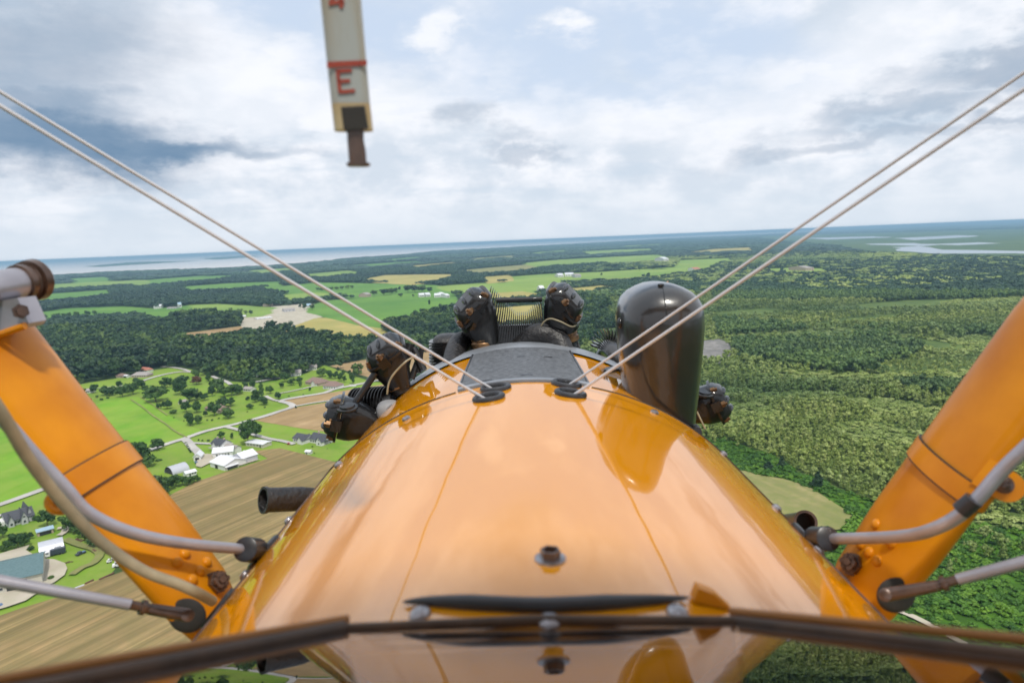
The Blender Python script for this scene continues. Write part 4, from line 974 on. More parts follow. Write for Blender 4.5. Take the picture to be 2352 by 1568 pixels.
def leafmat(name, cols, big=None, bigs=.004, rough=.55):
    m = bpy.data.materials.new(name); nt = nt_new(m); o = N(nt, 'ShaderNodeOutputMaterial'); p = N(nt, 'ShaderNodeBsdfPrincipled'); L(nt, p.outputs[0], o.inputs[0])
    p.inputs['Roughness'].default_value = rough; p.inputs['Specular IOR Level'].default_value = .25
    oi = N(nt, 'ShaderNodeObjectInfo'); g = N(nt, 'ShaderNodeNewGeometry')
    cr_ = N(nt, 'ShaderNodeValToRGB'); e = cr_.color_ramp.elements
    while len(e) < len(cols): e.new(.5)
    for i, c in enumerate(cols): e[i].position = i/(len(cols)-1); e[i].color = (*c, 1)
    n = N(nt, 'ShaderNodeTexNoise'); n.inputs['Scale'].default_value = .35; n.inputs['Detail'].default_value = 2; L(nt, g.outputs['Position'], n.inputs['Vector'])
    ad = N(nt, 'ShaderNodeMath', operation='MULTIPLY_ADD'); L(nt, n.outputs['Fac'], ad.inputs[0]); ad.inputs[1].default_value = .7; ad.inputs[2].default_value = -.35
    a2 = N(nt, 'ShaderNodeMath', operation='ADD'); L(nt, ad.outputs[0], a2.inputs[0]); L(nt, oi.outputs['Random'], a2.inputs[1]); L(nt, a2.outputs[0], cr_.inputs[0])
    c = cr_.outputs[0]
    if big:  # broad tint patches put sunlit and cloud-shaded areas into the leaf colour
        n2 = N(nt, 'ShaderNodeTexNoise'); n2.inputs['Scale'].default_value = bigs; n2.inputs['Detail'].default_value = 4; mp_ = N(nt, 'ShaderNodeMapping'); mp_.inputs['Scale'].default_value = (.4, 1, 1); L(nt, g.outputs['Position'], mp_.inputs[0]); L(nt, mp_.outputs[0], n2.inputs['Vector'])
        mr = N(nt, 'ShaderNodeMapRange'); L(nt, n2.outputs['Fac'], mr.inputs[0]); mr.inputs[1].default_value = .42; mr.inputs[2].default_value = .60
        mx = N(nt, 'ShaderNodeMix', data_type='RGBA'); L(nt, mr.outputs[0], mx.inputs[0]); L(nt, c, mx.inputs[6]); 
        mm = N(nt, 'ShaderNodeMix', data_type='RGBA', blend_type='MULTIPLY'); mm.inputs[0].default_value = 1; L(nt, c, mm.inputs[6]); mm.inputs[7].default_value = (*big, 1); L(nt, mm.outputs[2], mx.inputs[7]); c = mx.outputs[2]
    L(nt, c, p.inputs['Base Color']); return m
VM = {}
VM['leaf'] = leafmat('broadleaf_foliage', [(.022, .060, .012), (.036, .085, .016), (.065, .125, .022)])
VM['wood_l'] = leafmat('woodland_foliage', [(.010, .030, .012), (.016, .042, .015), (.028, .062, .018), (.050, .092, .022)], big=(2.3, 1.9, 1.3), bigs=.005)
VM['wood_r'] = leafmat('young_woodland_foliage', [(.16, .215, .042), (.22, .285, .060), (.28, .34, .09), (.34, .39, .12)], big=(.42, .54, .62), bigs=.0045)
VM['scrub'] = leafmat('scrub_foliage', [(.040, .11, .010), (.07, .17, .014), (.13, .25, .02)], big=(.55, .65, .8), bigs=.02)
VM['far'] = leafmat('distant_woodland', [(.012, .034, .018), (.018, .044, .020), (.030, .060, .024)], big=(1.8, 1.7, 1.3), bigs=.0009)
VM['wood_d'] = leafmat('cloud_shaded_stand_foliage', [(.055, .100, .034), (.08, .135, .042), (.12, .18, .05)], big=(1.3, 1.3, 1.1), bigs=.006)  # leaves of the taller stands, cloud shadow painted into their colour
VM['red'] = leafmat('copper_foliage', [(.10, .045, .02), (.13, .07, .025)])
VM['pine'] = leafmat('pine_foliage', [(.014, .040, .016), (.024, .055, .020)])
VM['bark'] = mat('bark', (.10, .075, .055), .9, base2=(.16, .13, .10), nscale=20)
protos = bpy.data.collections.new('vegetation_prototypes')
PC = {}
def proto(group, V, F, mname, trunk=None):
    c = PC.get(group)
    if c is None: c = bpy.data.collections.new('proto_'+group); PC[group] = c
    me = bpy.data.meshes.new(group); 
    if trunk is not None:
        nv = len(V); V = np.concatenate([V, np.array([tuple(v) for v in trunk.v])]); nf = len(F); F = F+[tuple(nv+i for i in f) for f in trunk.f]
    me.from_pydata(V.tolist(), [], [tuple(int(i) for i in f) for f in F]); me.materials.append(VM[mname])
    if trunk is not None:
        me.materials.append(VM['bark']); mi = [0]*nf+[1]*len(trunk.f); me.polygons.foreach_set('material_index', mi)
    o = bpy.data.objects.new('plant_%s_%02d' % (group, len(c.objects)), me); c.objects.link(o); return me
for i in range(6): proto('near_left', *crown(10+i, 'round', 13, 26, .085), 'wood_l', trunkmesh(0, .4, .022, 0))
for i in range(5): proto('near_right', *crown(30+i, 'tall' if i < 3 else 'round', 8, 22, .085), 'wood_r', trunkmesh(0, .4, .014, 0))
for i in range(2): proto('near_right', *crown(38+i, 'pine', 8, 22, .08), 'wood_r', trunkmesh(0, .4, .014, 0))
for i in range(4): proto('scrub', *crown(50+i, 'shrub', 5, 30, .16), 'scrub')
for i in range(4): proto('heath', *crown(150+i, 'shrub', 5, 20, .17), 'wood_r')
for i in range(4): proto('dark_near', *crown(160+i, 'round', 11, 22, .09), 'wood_d', trunkmesh(0, .4, .022, 0)); proto('dark_mid', *crown(170+i, 'round', 7, 9, .16), 'wood_d')
for i in range(5): proto('mid_left', *crown(60+i, 'round', 8, 9, .16), 'wood_l')
for i in range(5): proto('mid_right', *crown(70+i, 'tall' if i < 2 else 'round', 5, 9, .14), 'wood_r')
for i in range(5): proto('far_left', *crown(80+i, 'clump', 9, 5, .15), 'far')
for i in range(5): proto('far_right', *crown(90+i, 'clump', 9, 5, .15), 'wood_r')
for i in range(5): proto('very_far', *crown(100+i, 'clump', 10, 0, .1), 'far')
def pip(pts, poly):
    x, y = pts[:, 0], pts[:, 1]; ins = np.zeros(len(pts), bool)
    lo, hi = poly.min(0), poly.max(0); cand = (x > lo[0]) & (x < hi[0]) & (y > lo[1]) & (y < hi[1]); idx = np.nonzero(cand)[0]
    if len(idx) == 0: return ins
    xx, yy = x[idx], y[idx]; r = np.zeros(len(idx), bool); n = len(poly)
    for i in range(n):
        x1, y1 = poly[i]; x2, y2 = poly[(i+1) % n]
        if y1 == y2: continue
        c = ((y1 > yy) != (y2 > yy)) & (xx < (x2-x1)*(yy-y1)/(y2-y1)+x1); r ^= c
    ins[idx] = r; return ins
def project(pts):
    d = np.stack([pts[:, 0], pts[:, 1], np.full(len(pts), -H)], 1); f = d@np.array(Fv); f = np.where(f < 1, 1, f)
    return 1176+FPX*(d@np.array(Rv))/f, 784-FPX*(d@np.array(Uv))/f
def grid(dmin, dmax, step, jit=.42):
    xs = np.arange(-dmax*1.05, dmax*1.05, step); ysx = np.arange(max(20, dmin*.55), dmax, step); X, Y = np.meshgrid(xs, ysx); X = X.ravel(); Y = Y.ravel()
    X = X+rng.uniform(-jit, jit, len(X))*step; Y = Y+rng.uniform(-jit, jit, len(Y))*step; r = np.hypot(X, Y); px, py = project(np.stack([X, Y], 1))
    k = (r > dmin) & (r <= dmax) & (px > -170) & (px < 2520) & (py < 1900); return np.stack([X[k], Y[k]], 1)
def instancer(name, group, pts, hs, ws, label=None):
    if len(pts) == 0: return
    me = bpy.data.meshes.new(name); V = np.zeros((len(pts), 3)); V[:, :2] = pts; me.vertices.add(len(pts)); me.vertices.foreach_set('co', V.ravel())
    a = me.attributes.new('sv', 'FLOAT_VECTOR', 'POINT'); S = np.stack([ws, ws, hs], 1); a.data.foreach_set('vector', S.ravel())
    a = me.attributes.new('rz', 'FLOAT_VECTOR', 'POINT'); Rr = np.zeros((len(pts), 3)); Rr[:, 2] = rng.random(len(pts))*6.283; a.data.foreach_set('vector', Rr.ravel())
    a = me.attributes.new('pi', 'INT', 'POINT'); a.data.foreach_set('value', rng.integers(0, 100, len(pts)).astype(np.int32))
    o = bpy.data.objects.new(name, me); COL.objects.link(o); o['kind'] = 'stuff'
    if label: o['label'] = label
    ng = bpy.data.node_groups.new('scatter_'+group, 'GeometryNodeTree'); ng.interface.new_socket('Geometry', in_out='INPUT', socket_type='NodeSocketGeometry'); ng.interface.new_socket('Geometry', in_out='OUTPUT', socket_type='NodeSocketGeometry')
    gi = ng.nodes.new('NodeGroupInput'); go = ng.nodes.new('NodeGroupOutput'); ci = ng.nodes.new('GeometryNodeCollectionInfo'); ci.inputs['Collection'].default_value = PC[group]; ci.inputs['Separate Children'].default_value = True; ci.inputs['Reset Children'].default_value = True
    ip = ng.nodes.new('GeometryNodeInstanceOnPoints'); ip.inputs['Pick Instance'].default_value = True
    m2p = ng.nodes.new('GeometryNodeMeshToPoints')
    def at(nm, dt):
        n = ng.nodes.new('GeometryNodeInputNamedAttribute'); n.data_type = dt; n.inputs['Name'].default_value = nm
        return [s for s in n.outputs if s.enabled and s.name == 'Attribute'][0]
    ng.links.new(gi.outputs[0], m2p.inputs['Mesh']); ng.links.new(m2p.outputs[0], ip.inputs['Points']); ng.links.new(ci.outputs[0], ip.inputs['Instance'])
    ng.links.new(at('sv', 'FLOAT_VECTOR'), ip.inputs['Scale']); ng.links.new(at('rz', 'FLOAT_VECTOR'), ip.inputs['Rotation']); ng.links.new(at('pi', 'INT'), ip.inputs['Instance Index'])
    ng.links.new(ip.outputs[0], go.inputs[0]); md = o.modifiers.new('scatter', 'NODES'); md.node_group = ng
    return o
def open_land(pts):
    ins = np.zeros(len(pts), bool)
    for pl in CLEAR: ins |= pip(pts, pl)
    return ins
def pn(pts, s, ox=0.): return np.array([noise.noise(Vector((p[0]*s+ox, p[1]*s, .5))) for p in pts])
# divide between old wood on the left and young wood on the right of the picture
def right_side(pts):
    px, py = project(pts); return px > 1320+330*pn(pts, .0016, 44.)+120*pn(pts, .008, 4.)*(py > 640)
bands = [(130, 720, 8.6), (720, 1700, 12.5), (1700, 4600, 21), (4600, 17000, 62)]
for pl in ([(380, 1030), (640, 1030), (650, 1075), (400, 1150)], [(735, 1000), (980, 1000), (980, 1180), (735, 1085)], [(150, 1290), (330, 1230), (340, 1340), (100, 1400)]):
    CLEAR.append(np.array([tuple(G(x, y))[:2] for x, y in pl]))
P0 = []
DARK = [np.array([tuple(G(x, y))[:2] for x, y in pl]) for pl in (  # taller stands whose darker leaf colour also stands in for cloud shadow
    [(1675, 795), (1760, 775), (1900, 790), (2040, 770), (2130, 800), (2080, 830), (2000, 845), (2110, 875), (2260, 895), (2240, 925), (2100, 905), (1980, 870), (1850, 850), (1700, 828)],
    [(1630, 648), (1800, 655), (1900, 668), (2100, 662), (2400, 645), (2400, 690), (2150, 697), (1950, 690), (1800, 695), (1640, 690)],
    [(1640, 742), (1800, 750), (1870, 762), (2000, 756), (2040, 766), (1900, 786), (1760, 772), (1650, 772)], [(2170, 775), (2260, 762), (2330, 785), (2420, 760), (2450, 850), (2250, 805)],
    [(1330, 640), (1500, 640), (1620, 650), (1600, 668), (1450, 664), (1330, 668)], [(1340, 740), (1400, 745), (1415, 780), (1350, 790)])]
def darkm(p):
    m_ = np.zeros(len(p), bool)
    for pl in DARK: m_ |= pip(p, pl)
    return m_
for bi, (d0, d1, st) in enumerate(bands):
    g = grid(d0, d1, st); g = g[~open_land(g)]
    rs = right_side(g); sc_ = pip(g, SCRUB); nn = pn(g, .004, 3.); n2 = pn(g, .02, 9.)
    if bi == 0:
        l = g[~rs & ~sc_]; P0.append(l); h = 15+5*pn(l, .015)+rng.normal(0, 2, len(l)); h = np.clip(h, 9, 22); instancer('left_woodland', 'near_left', l, h, h*1.0)
        r = g[rs & ~sc_]; 
        # young wood: denser small trees
        g2 = grid(d0, d1, 4.9); g2 = g2[~open_land(g2)]; k = right_side(g2) & ~pip(g2, SCRUB) ; gap = (pn(g2, .016, 31.)+.25*rng.random(len(g2)) > .34); rg_ = g2[k & gap]; hh = np.clip(2.2+rng.normal(0, .7, len(rg_)), .9, 4); instancer('scrub_bushes', 'heath', rg_, hh, hh*1.9); dk = darkm(g2); dd_ = g2[k & dk][::2]; hd = np.clip(13+rng.normal(0, 2, len(dd_)), 8, 18); instancer('dark_woodland', 'dark_near', dd_, hd, hd*.9); r = g2[k & ~gap & ~dk]; h = np.clip(7.5+3.5*pn(r, .006, 5)+rng.normal(0, 1.5, len(r)), 4, 15); instancer('young_woodland', 'near_right', r, h, h*1.0)
        g3 = grid(110, 760, 3.6); g3 = g3[~open_land(g3)]; g3 = g3[pip(g3, SCRUB)]; k = rng.random(len(g3)) < .9; g3 = g3[k]
        h = np.clip(1.6+1.6*pn(g3, .03)+np.abs(rng.normal(0, .7, len(g3))), .8, 5); instancer('scrub_bushes', 'scrub', g3, h, h*1.6)
        g4 = grid(110, 760, 8); g4 = g4[~open_land(g4)]; g4 = g4[pip(g4, SCRUB)]; px, py = project(g4); k = (pn(g4, .012, 7.) > .12) | ((px > 2150) & (py < 1330) & (rng.random(len(px)) < .6)); g4 = g4[k]
        h = np.clip(6+rng.normal(0, 2, len(g4)), 3, 12); instancer('young_woodland', 'near_right', g4, h, h)
    elif bi == 1:
        l = g[~rs]; h = np.clip(16+6*pn(l, .01)+rng.normal(0, 2.4, len(l)), 9, 24); instancer('left_woodland', 'mid_left', l, h, h*1.1)
        g2 = grid(d0, d1, 7.5); g2 = g2[~open_land(g2)]; g2 = g2[right_side(g2) & ~pip(g2, SCRUB)]; gap = pn(g2*np.array([.45, 1]), .007, 31.)+.25*rng.random(len(g2)) > .30; rg_ = g2[gap]; hh = np.clip(3+rng.normal(0, .9, len(rg_)), 1, 6); instancer('scrub_bushes', 'heath', rg_, hh, hh*2.3); g2 = g2[~gap]; dk = darkm(g2); dd_ = g2[dk]; hd = np.clip(13+rng.normal(0, 2, len(dd_)), 8, 18); instancer('dark_woodland', 'dark_mid', dd_, hd, hd*.95); g2 = g2[~dk]; h = np.clip(8.5+6*pn(g2, .004, 5)+rng.normal(0, 1.8, len(g2)), 4, 17); instancer('young_woodland', 'mid_right', g2, h, h*1.05)
    elif bi == 2:
        l = g[~rs]; h = np.clip(15+5*pn(l, .005)+rng.normal(0, 2, len(l)), 9, 24); instancer('left_woodland', 'far_left', l, h, np.full(len(l), 27.))
        r = g[rs]; h = np.clip(10+8*pn(r, .002, 5)+rng.normal(0, 1.5, len(r)), 5, 20); k = (rng.random(len(r)) < .5+.5*pn(r*np.array([.5, 1]), .0018, 8)+.2) & ~darkm(r)
        instancer('young_woodland', 'far_right', r[k], h[k], np.full(k.sum(), 24.)); instancer('dark_woodland', 'far_left', r[~k], h[~k]+3, np.full((~k).sum(), 26.))
    else:
        h = np.clip(16+6*pn(g, .001)+rng.normal(0, 3, len(g)), 8, 30); instancer('far_woodland', 'very_far', g, h, np.full(len(g), 88.))
g = grid(17000, 60000, 420); g = g[~open_land(g)]; instancer('far_woodland', 'very_far', g, np.full(len(g), 20.), np.full(len(g), 640.))
# ------------------------------------------------------------------ trees that stand apart
TM = {}
def tree_template(key, kind, seed, nb, nl, leaf, mname, tr_):
    V, F = crown(seed, kind, nb, nl, leaf); me = bpy.data.meshes.new('crown'); me.from_pydata(V.tolist(), [], [tuple(int(i) for i in f) for f in F]); me.materials.append(VM[mname])
    t = trunkmesh(*tr_, seed=seed); mt = bpy.data.meshes.new('trunk'); mt.from_pydata([tuple(v) for v in t.v], [], t.f); mt.materials.append(VM['bark']); TM[key] = (me, mt)
for i in range(5): tree_template('round%d' % i, 'round', 200+i, 17, 44, .065, 'leaf', (0, .42, .026, 4))
for i in range(2): tree_template('tall%d' % i, 'tall', 210+i, 11, 40, .06, 'leaf', (0, .35, .022, 2))
for i in range(2): tree_template('conifer%d' % i, 'pine', 220+i, 12, 36, .06, 'pine', (0, .5, .02, 0))
for i in range(3): tree_template('bush%d' % i, 'shrub', 230+i, 7, 40, .11, 'leaf', (0, .3, .03, 2))
tree_template('copper0', 'round', 240, 14, 44, .065, 'red', (0, .42, .026, 4))
tree_template('wood0', 'round', 241, 12, 26, .085, 'wood_l', (0, .42, .022, 0)); tree_template('wood1', 'round', 242, 12, 26, .085, 'wood_l', (0, .42, .022, 0)); tree_template('wood2', 'round', 243, 12, 26, .085, 'wood_l', (0, .42, .022, 0))
tree_template('young0', 'tall', 251, 8, 22, .085, 'wood_r', (0, .42, .016, 0)); tree_template('young1', 'pine', 252, 8, 22, .085, 'wood_r', (0, .42, .016, 0)); tree_template('young2', 'round', 253, 8, 22, .085, 'wood_r', (0, .42, .016, 0))
NAMEK = {'round': 'round_tree', 'tall': 'tall_tree', 'conifer': 'conifer_tree', 'bush': 'garden_shrub', 'copper': 'copper_tree', 'wood': 'woodland_tree', 'young': 'young_tree'}
CATK = {'round': 'tree', 'tall': 'tree', 'conifer': 'tree', 'bush': 'shrub', 'copper': 'tree', 'wood': 'tree', 'young': 'tree'}
cnt = {k: sum(1 for q in TM if q.startswith(k)) for k in NAMEK}
def tree_at(p, h, w_, kind, label, group=None, small=False):
    i = random.randrange(cnt[kind]); me, mt = TM['%s%d' % (kind, i)]
    r = bpy.data.objects.new(NAMEK[kind], None); COL.objects.link(r); r.location = p; r.scale = (w_, w_, h); r.rotation_euler = (0, 0, random.random()*6.28)
    tag(r, label, CATK[kind], group)
    for nm, m_ in (('crown', me), ('trunk', mt)):
        c = bpy.data.objects.new(nm, m_); COL.objects.link(c); c.parent = r
    return r
ORD = ['first', 'second', 'third', 'fourth', 'fifth', 'sixth', 'seventh', 'eighth', 'ninth', 'tenth', 'eleventh', 'twelfth', 'thirteenth', 'fourteenth', 'fifteenth', 'sixteenth']
def trees(kind, fmt, group, lst, conv=lambda x, y: (x, y), sc__=1., wide=1.0):
    lst = sorted(lst, key=lambda t: t[0])
    for i, (x, y, h, w_) in enumerate(lst):
        X, Y = conv(x, y); p = G(X, Y); k = depth(p)/FPX*sc__
        base = {'round': .86, 'copper': .86, 'tall': .52, 'conifer': .42, 'bush': 1.15, 'wood': .86, 'young': .5}[kind]
        lab = fmt if '{' not in fmt else fmt.format(ORD[i])
        tree_at(p, h*k*1.06, w_*k/base*.98*wide, kind, lab, group)
z5 = lambda x, y: (165.4+.2813*x, 808.5+.2813*y); K5 = .2813
b6 = lambda x, y: (x*.18167, 1148.5+y*.18167); K6 = .18167
z1 = lambda x, y: (x*.3516, 514.5+y*.3516); K1 = .3516
trees('round', 'very wide dark round tree at the top edge of the bright green field', None, [(685, 405, 150, 190)], z5, K5)
trees('round', '{} dark tree from the left in the tall clump behind the wide round tree', 'tall clump among the lawns', [(900, 345, 150, 130), (960, 400, 110, 140), (780, 290, 90, 70), (740, 280, 50, 50)], z5, K5)
trees('copper', 'reddish copper-leaved tree on the lawn below the driveway bend', None, [(1020, 265, 70, 100)], z5, K5)
trees('round', 'round green tree just behind the copper tree', None, [(1012, 205, 60, 75)], z5, K5)
trees('tall', 'dark upright tree right of the copper tree', None, [(1115, 238, 75, 60)], z5, K5)
trees('round', '{} tree from the left in the belt across the middle of the lawns', 'tree belt across the lawns', [(1190, 330, 120, 120), (1145, 360, 80, 70), (1245, 365, 90, 90), (1300, 355, 90, 90), (1350, 345, 85, 90), (1375, 330, 60, 60), (1080, 395, 60, 70), (1040, 385, 60, 60)], z5, K5)
trees('round', '{} tree from the left around the half-hidden house in the lawns', 'trees around the half-hidden house', [(935, 490, 90, 80), (1020, 495, 95, 85), (1165, 520, 115, 105), (1245, 450, 95, 110), (1295, 440, 70, 80), (1275, 540, 90, 100), (1090, 525, 45, 40)], z5, K5)
trees('round', '{} tree from the left beside the line of orchard shrubs on the grass', 'trees at the foot of the lawns', [(965, 600, 105, 85), (1030, 582, 65, 85), (780, 462, 85, 85), (712, 462, 45, 50)], z5, K5)
trees('bush', 'round dark shrub alone between the green field and the orchard trees', None, [(825, 502, 40, 58)], z5, K5)
trees('tall', 'slim dark tree beside the small white shed', None, [(890, 437, 55, 42)], z5, K5)
trees('tall', '{} tree from the left in the group beside the grey roofed cottage', 'tree group beside the cottage', [(1495, 412, 105, 80), (1550, 372, 120, 60), (1520, 400, 80, 60)], z5, K5)
trees('round', '{} small round tree from the left on the lawn below that group', 'small trees on the lawn by the road', [(1460, 462, 50, 62), (1435, 392, 30, 38), (1565, 430, 65, 85)], z5, K5)
trees('round', '{} garden tree from the left behind the brown-roofed village houses', 'garden trees of the village', [(1478, 302, 80, 60), (1415, 302, 60, 45), (1618, 338, 75, 65), (1685, 388, 65, 62), (1710, 292, 45, 42), (1865, 282, 45, 35), (1650, 218, 78, 90), (1740, 242, 92, 80), (1880, 168, 78, 60), (1793, 272, 62, 70), (1850, 252, 60, 62), (2045, 200, 80, 90), (2105, 212, 62, 60), (2150, 216, 60, 60)], z5, K5)
trees('round', '{} tree from the left in the garden row in front of the tan field', 'garden row before the tan field', [(2200, 238, 75, 55), (2228, 248, 55, 35), (2290, 262, 95, 50), (2222, 182, 50, 35), (2265, 176, 30, 28)], z5, K5)
trees('conifer', 'small pointed conifer at the left corner of the upper tan field', None, [(2173, 148, 30, 22)], z5, K5)
trees('round', 'big leafy tree standing alone beside the long flat shed', None, [(1440, 752, 205, 160)], z5, K5)
trees('round', 'tall right-hand limb of the big tree beside the flat shed', None, [(1505, 700, 150, 90)], z5, K5)
trees('round', 'neat small tree on the front lawn of the white farmhouse', None, [(1215, 702, 65, 62)], z5, K5)
trees('tall', 'slender small tree between the farmhouse and the big leafy tree', None, [(1307, 708, 50, 34)], z5, K5)
trees('round', 'dark tree beside the strut at the near edge of the green field', None, [(700, 802, 95, 112)], z5, K5)
trees('round', '{} large tree from the left in the group behind the left strut', 'large trees behind the left strut', [(560, 900, 165, 165), (635, 935, 115, 110), (520, 860, 120, 100), (580, 925, 100, 80)], z5, K5)
trees('bush', '{} small shrub from the left in the short row before the farmhouse', 'shrub row before the farmhouse', [(1033, 722, 16, 16), (1065, 726, 16, 16), (1112, 728, 18, 24)], z5, K5)
trees('bush', '{} clipped shrub in the line along the left side of the farm drive', 'clipped shrubs along the farm drive', [(928, 748, 18, 20), (938, 764, 18, 20), (946, 778, 18, 20), (954, 792, 18, 20), (962, 806, 18, 20), (970, 820, 16, 18)], z5, K5)
trees('bush', '{} dot-like shrub from the left on the roadside lawn', 'dot-like shrubs on the roadside lawn', [(833, 538, 12, 12), (915, 565, 12, 12), (1105, 560, 14, 16), (1145, 560, 16, 20), (1200, 546, 14, 16), (1322, 618, 10, 10), (1432, 490, 12, 12), (1575, 455, 16, 16), (1770, 365, 12, 12), (1888, 352, 12, 12)], z5, K5)
trees('conifer', 'tiny dark conifer at the bend of the road', None, [(1827, 458, 24, 16)], z5, K5)
trees('tall', 'small pointed tree by the village driveway', None, [(1943, 314, 28, 30)], z5, K5)
trees('bush', '{} shrub from the left on the lawn behind the dark-roofed house', 'shrubs behind the dark-roofed house', [(1962, 775, 12, 16), (1980, 830, 16, 8), (2085, 790, 8, 8), (1415, 885, 22, 40), (700, 890, 20, 40), (720, 884, 16, 30)], z5, K5)
trees('round', '{} tree from the left in the dark row atop the green field', 'dark row at the top of the green field', [(95, 350, 52, 52), (175, 335, 70, 60), (265, 352, 75, 85), (330, 330, 65, 70), (390, 290, 55, 62), (415, 366, 90, 110), (500, 345, 95, 100), (565, 300, 80, 80), (520, 260, 50, 60), (600, 330, 60, 70), (450, 330, 70, 90), (310, 355, 60, 80), (195, 300, 40, 50)], z5, K5)
trees('bush', '{} low bush from the left in the rough grass at the green field corner', 'low bushes at the field corner', [(150, 395, 20, 24), (205, 372, 24, 26), (240, 392, 20, 28), (290, 380, 18, 24)], z5, K5)
trees('round', '{} tree from the left in the hedge clump below the half-round barn', 'hedge clump below the barn', [(670, 1120, 110, 100), (720, 1162, 165, 140), (790, 1130, 110, 110), (850, 1095, 95, 110), (905, 1085, 80, 95), (950, 1082, 75, 95), (1000, 1062, 60, 70), (1030, 1052, 40, 45), (760, 1165, 100, 90)], z5, K5)
trees('round', '{} dark tree from the left in the belt behind the scrap yard', 'tree belt behind the scrap yard', [(850, 390, 210, 180), (940, 420, 240, 200), (1040, 470, 200, 180), (1130, 530, 220, 180), (1210, 590, 190, 170), (1290, 600, 160, 140), (1400, 640, 170, 150)], b6, K6)
trees('round', 'full round tree beside the grey farmhouse', None, [(600, 325, 205, 210)], b6, K6)
trees('bush', 'small shrub between the grey farmhouse and the round tree', None, [(460, 255, 70, 70)], b6, K6)
trees('round', '{} dark tree from the left in the clump in front of the grey farmhouse', 'clump before the grey farmhouse', [(-40, 500, 200, 180), (40, 470, 160, 130), (60, 640, 100, 110), (140, 610, 150, 150), (230, 600, 200, 190), (310, 580, 170, 150), (-60, 640, 120, 120), (390, 490, 90, 80)], b6, K6)
trees('bush', 'single round shrub at the corner of the green metal barn', None, [(645, 1005, 62, 72)], b6, K6)
trees('bush', '{} green shrub left of the half-round metal barn', 'shrubs by the metal barn', [(400, 630, 60, 70), (440, 255, 40, 40), (15, 400, 50, 60)], b6, K6)
trees('round', '{} tree from the left in the line across the far green field', 'line of trees across the far green field', [(145, 640, 28, 26), (180, 634, 28, 24), (212, 632, 28, 24), (240, 592, 28, 32), (242, 628, 30, 30), (292, 625, 34, 38), (350, 610, 22, 24), (380, 614, 30, 34), (418, 610, 28, 30), (452, 606, 28, 32), (500, 606, 34, 44), (573, 596, 32, 34), (620, 592, 30, 32)], z1, K1)
trees('wood', '{} dark tree from the left in the grove around the distant white sheds', 'grove around the distant white sheds', [(1090, 690, 60, 60), (1120, 660, 60, 70), (1150, 640, 75, 80), (1190, 625, 70, 80), (1225, 610, 55, 70), (1270, 595, 50, 70), (1320, 595, 50, 60), (1350, 590, 50, 60), (1395, 605, 66, 66), (1450, 612, 55, 60), (1380, 670, 45, 60), (1430, 665, 50, 60), (1500, 655, 40, 50), (1555, 655, 42, 55), (1300, 680, 40, 50)], z1, K1)
trees('wood', '{} small tree from the left beside the distant farm buildings', 'small trees beside distant farm buildings', [(1510, 580, 28, 24), (1567, 584, 40, 48), (1608, 584, 30, 28), (1640, 584, 32, 28), (1990, 545, 40, 36), (2040, 545, 34, 40), (1960, 535, 26, 26)], z1, K1)
trees('wood', '{} tree from the left in the short row on the bright far field', 'short row on the bright far field', [(2075, 415, 20, 28), (2100, 418, 20, 30), (2130, 415, 22, 34), (2165, 412, 22, 34), (2200, 410, 22, 34), (2235, 407, 24, 34), (2270, 403, 26, 34), (2300, 400, 22, 30)], z1, K1)
z3 = lambda x, y: (716.6+.2754*x, 624.8+.2754*y)
trees('wood', '{} tree from the left in the hedgerow across the distant fields', 'hedgerow across the distant fields', [(520, 170, 45, 60), (600, 165, 50, 80), (650, 160, 50, 80), (690, 150, 45, 70), (730, 125, 35, 30), (800, 140, 60, 80), (860, 138, 60, 90), (920, 138, 55, 80), (980, 140, 45, 60), (740, 180, 30, 50), (845, 178, 22, 24)], z3, .2754)
trees('wood', 'solitary tree standing out on the wide pale green field', None, [(980, 262, 55, 20)], z3, .2754)
zr = lambda x, y: (1194.4+.4922*x, 459.4+.4922*y)
trees('wood', '{} tree from the left standing on the far pale fields right of the propeller', 'trees on the far pale fields', [(380, 336, 14, 14), (470, 306, 14, 30), (515, 306, 16, 30), (558, 313, 20, 22), (600, 338, 14, 18), (620, 306, 18, 60), (660, 306, 18, 60), (405, 300, 22, 40), (440, 302, 22, 40), (1222, 328, 20, 20)], zr, .4922)
zs = lambda x, y: (1562+x*.3381, 1038.2+y*.3381)
trees('conifer', 'single dark conifer in the scrub above the round olive field', None, [(935, 248, 125, 75)], zs, .3381)
trees('conifer', '{} slim tree from the left at the scrub edge near the olive field', 'slim trees at the scrub edge', [(600, 118, 60, 60), (690, 112, 90, 50)], zs, .3381)
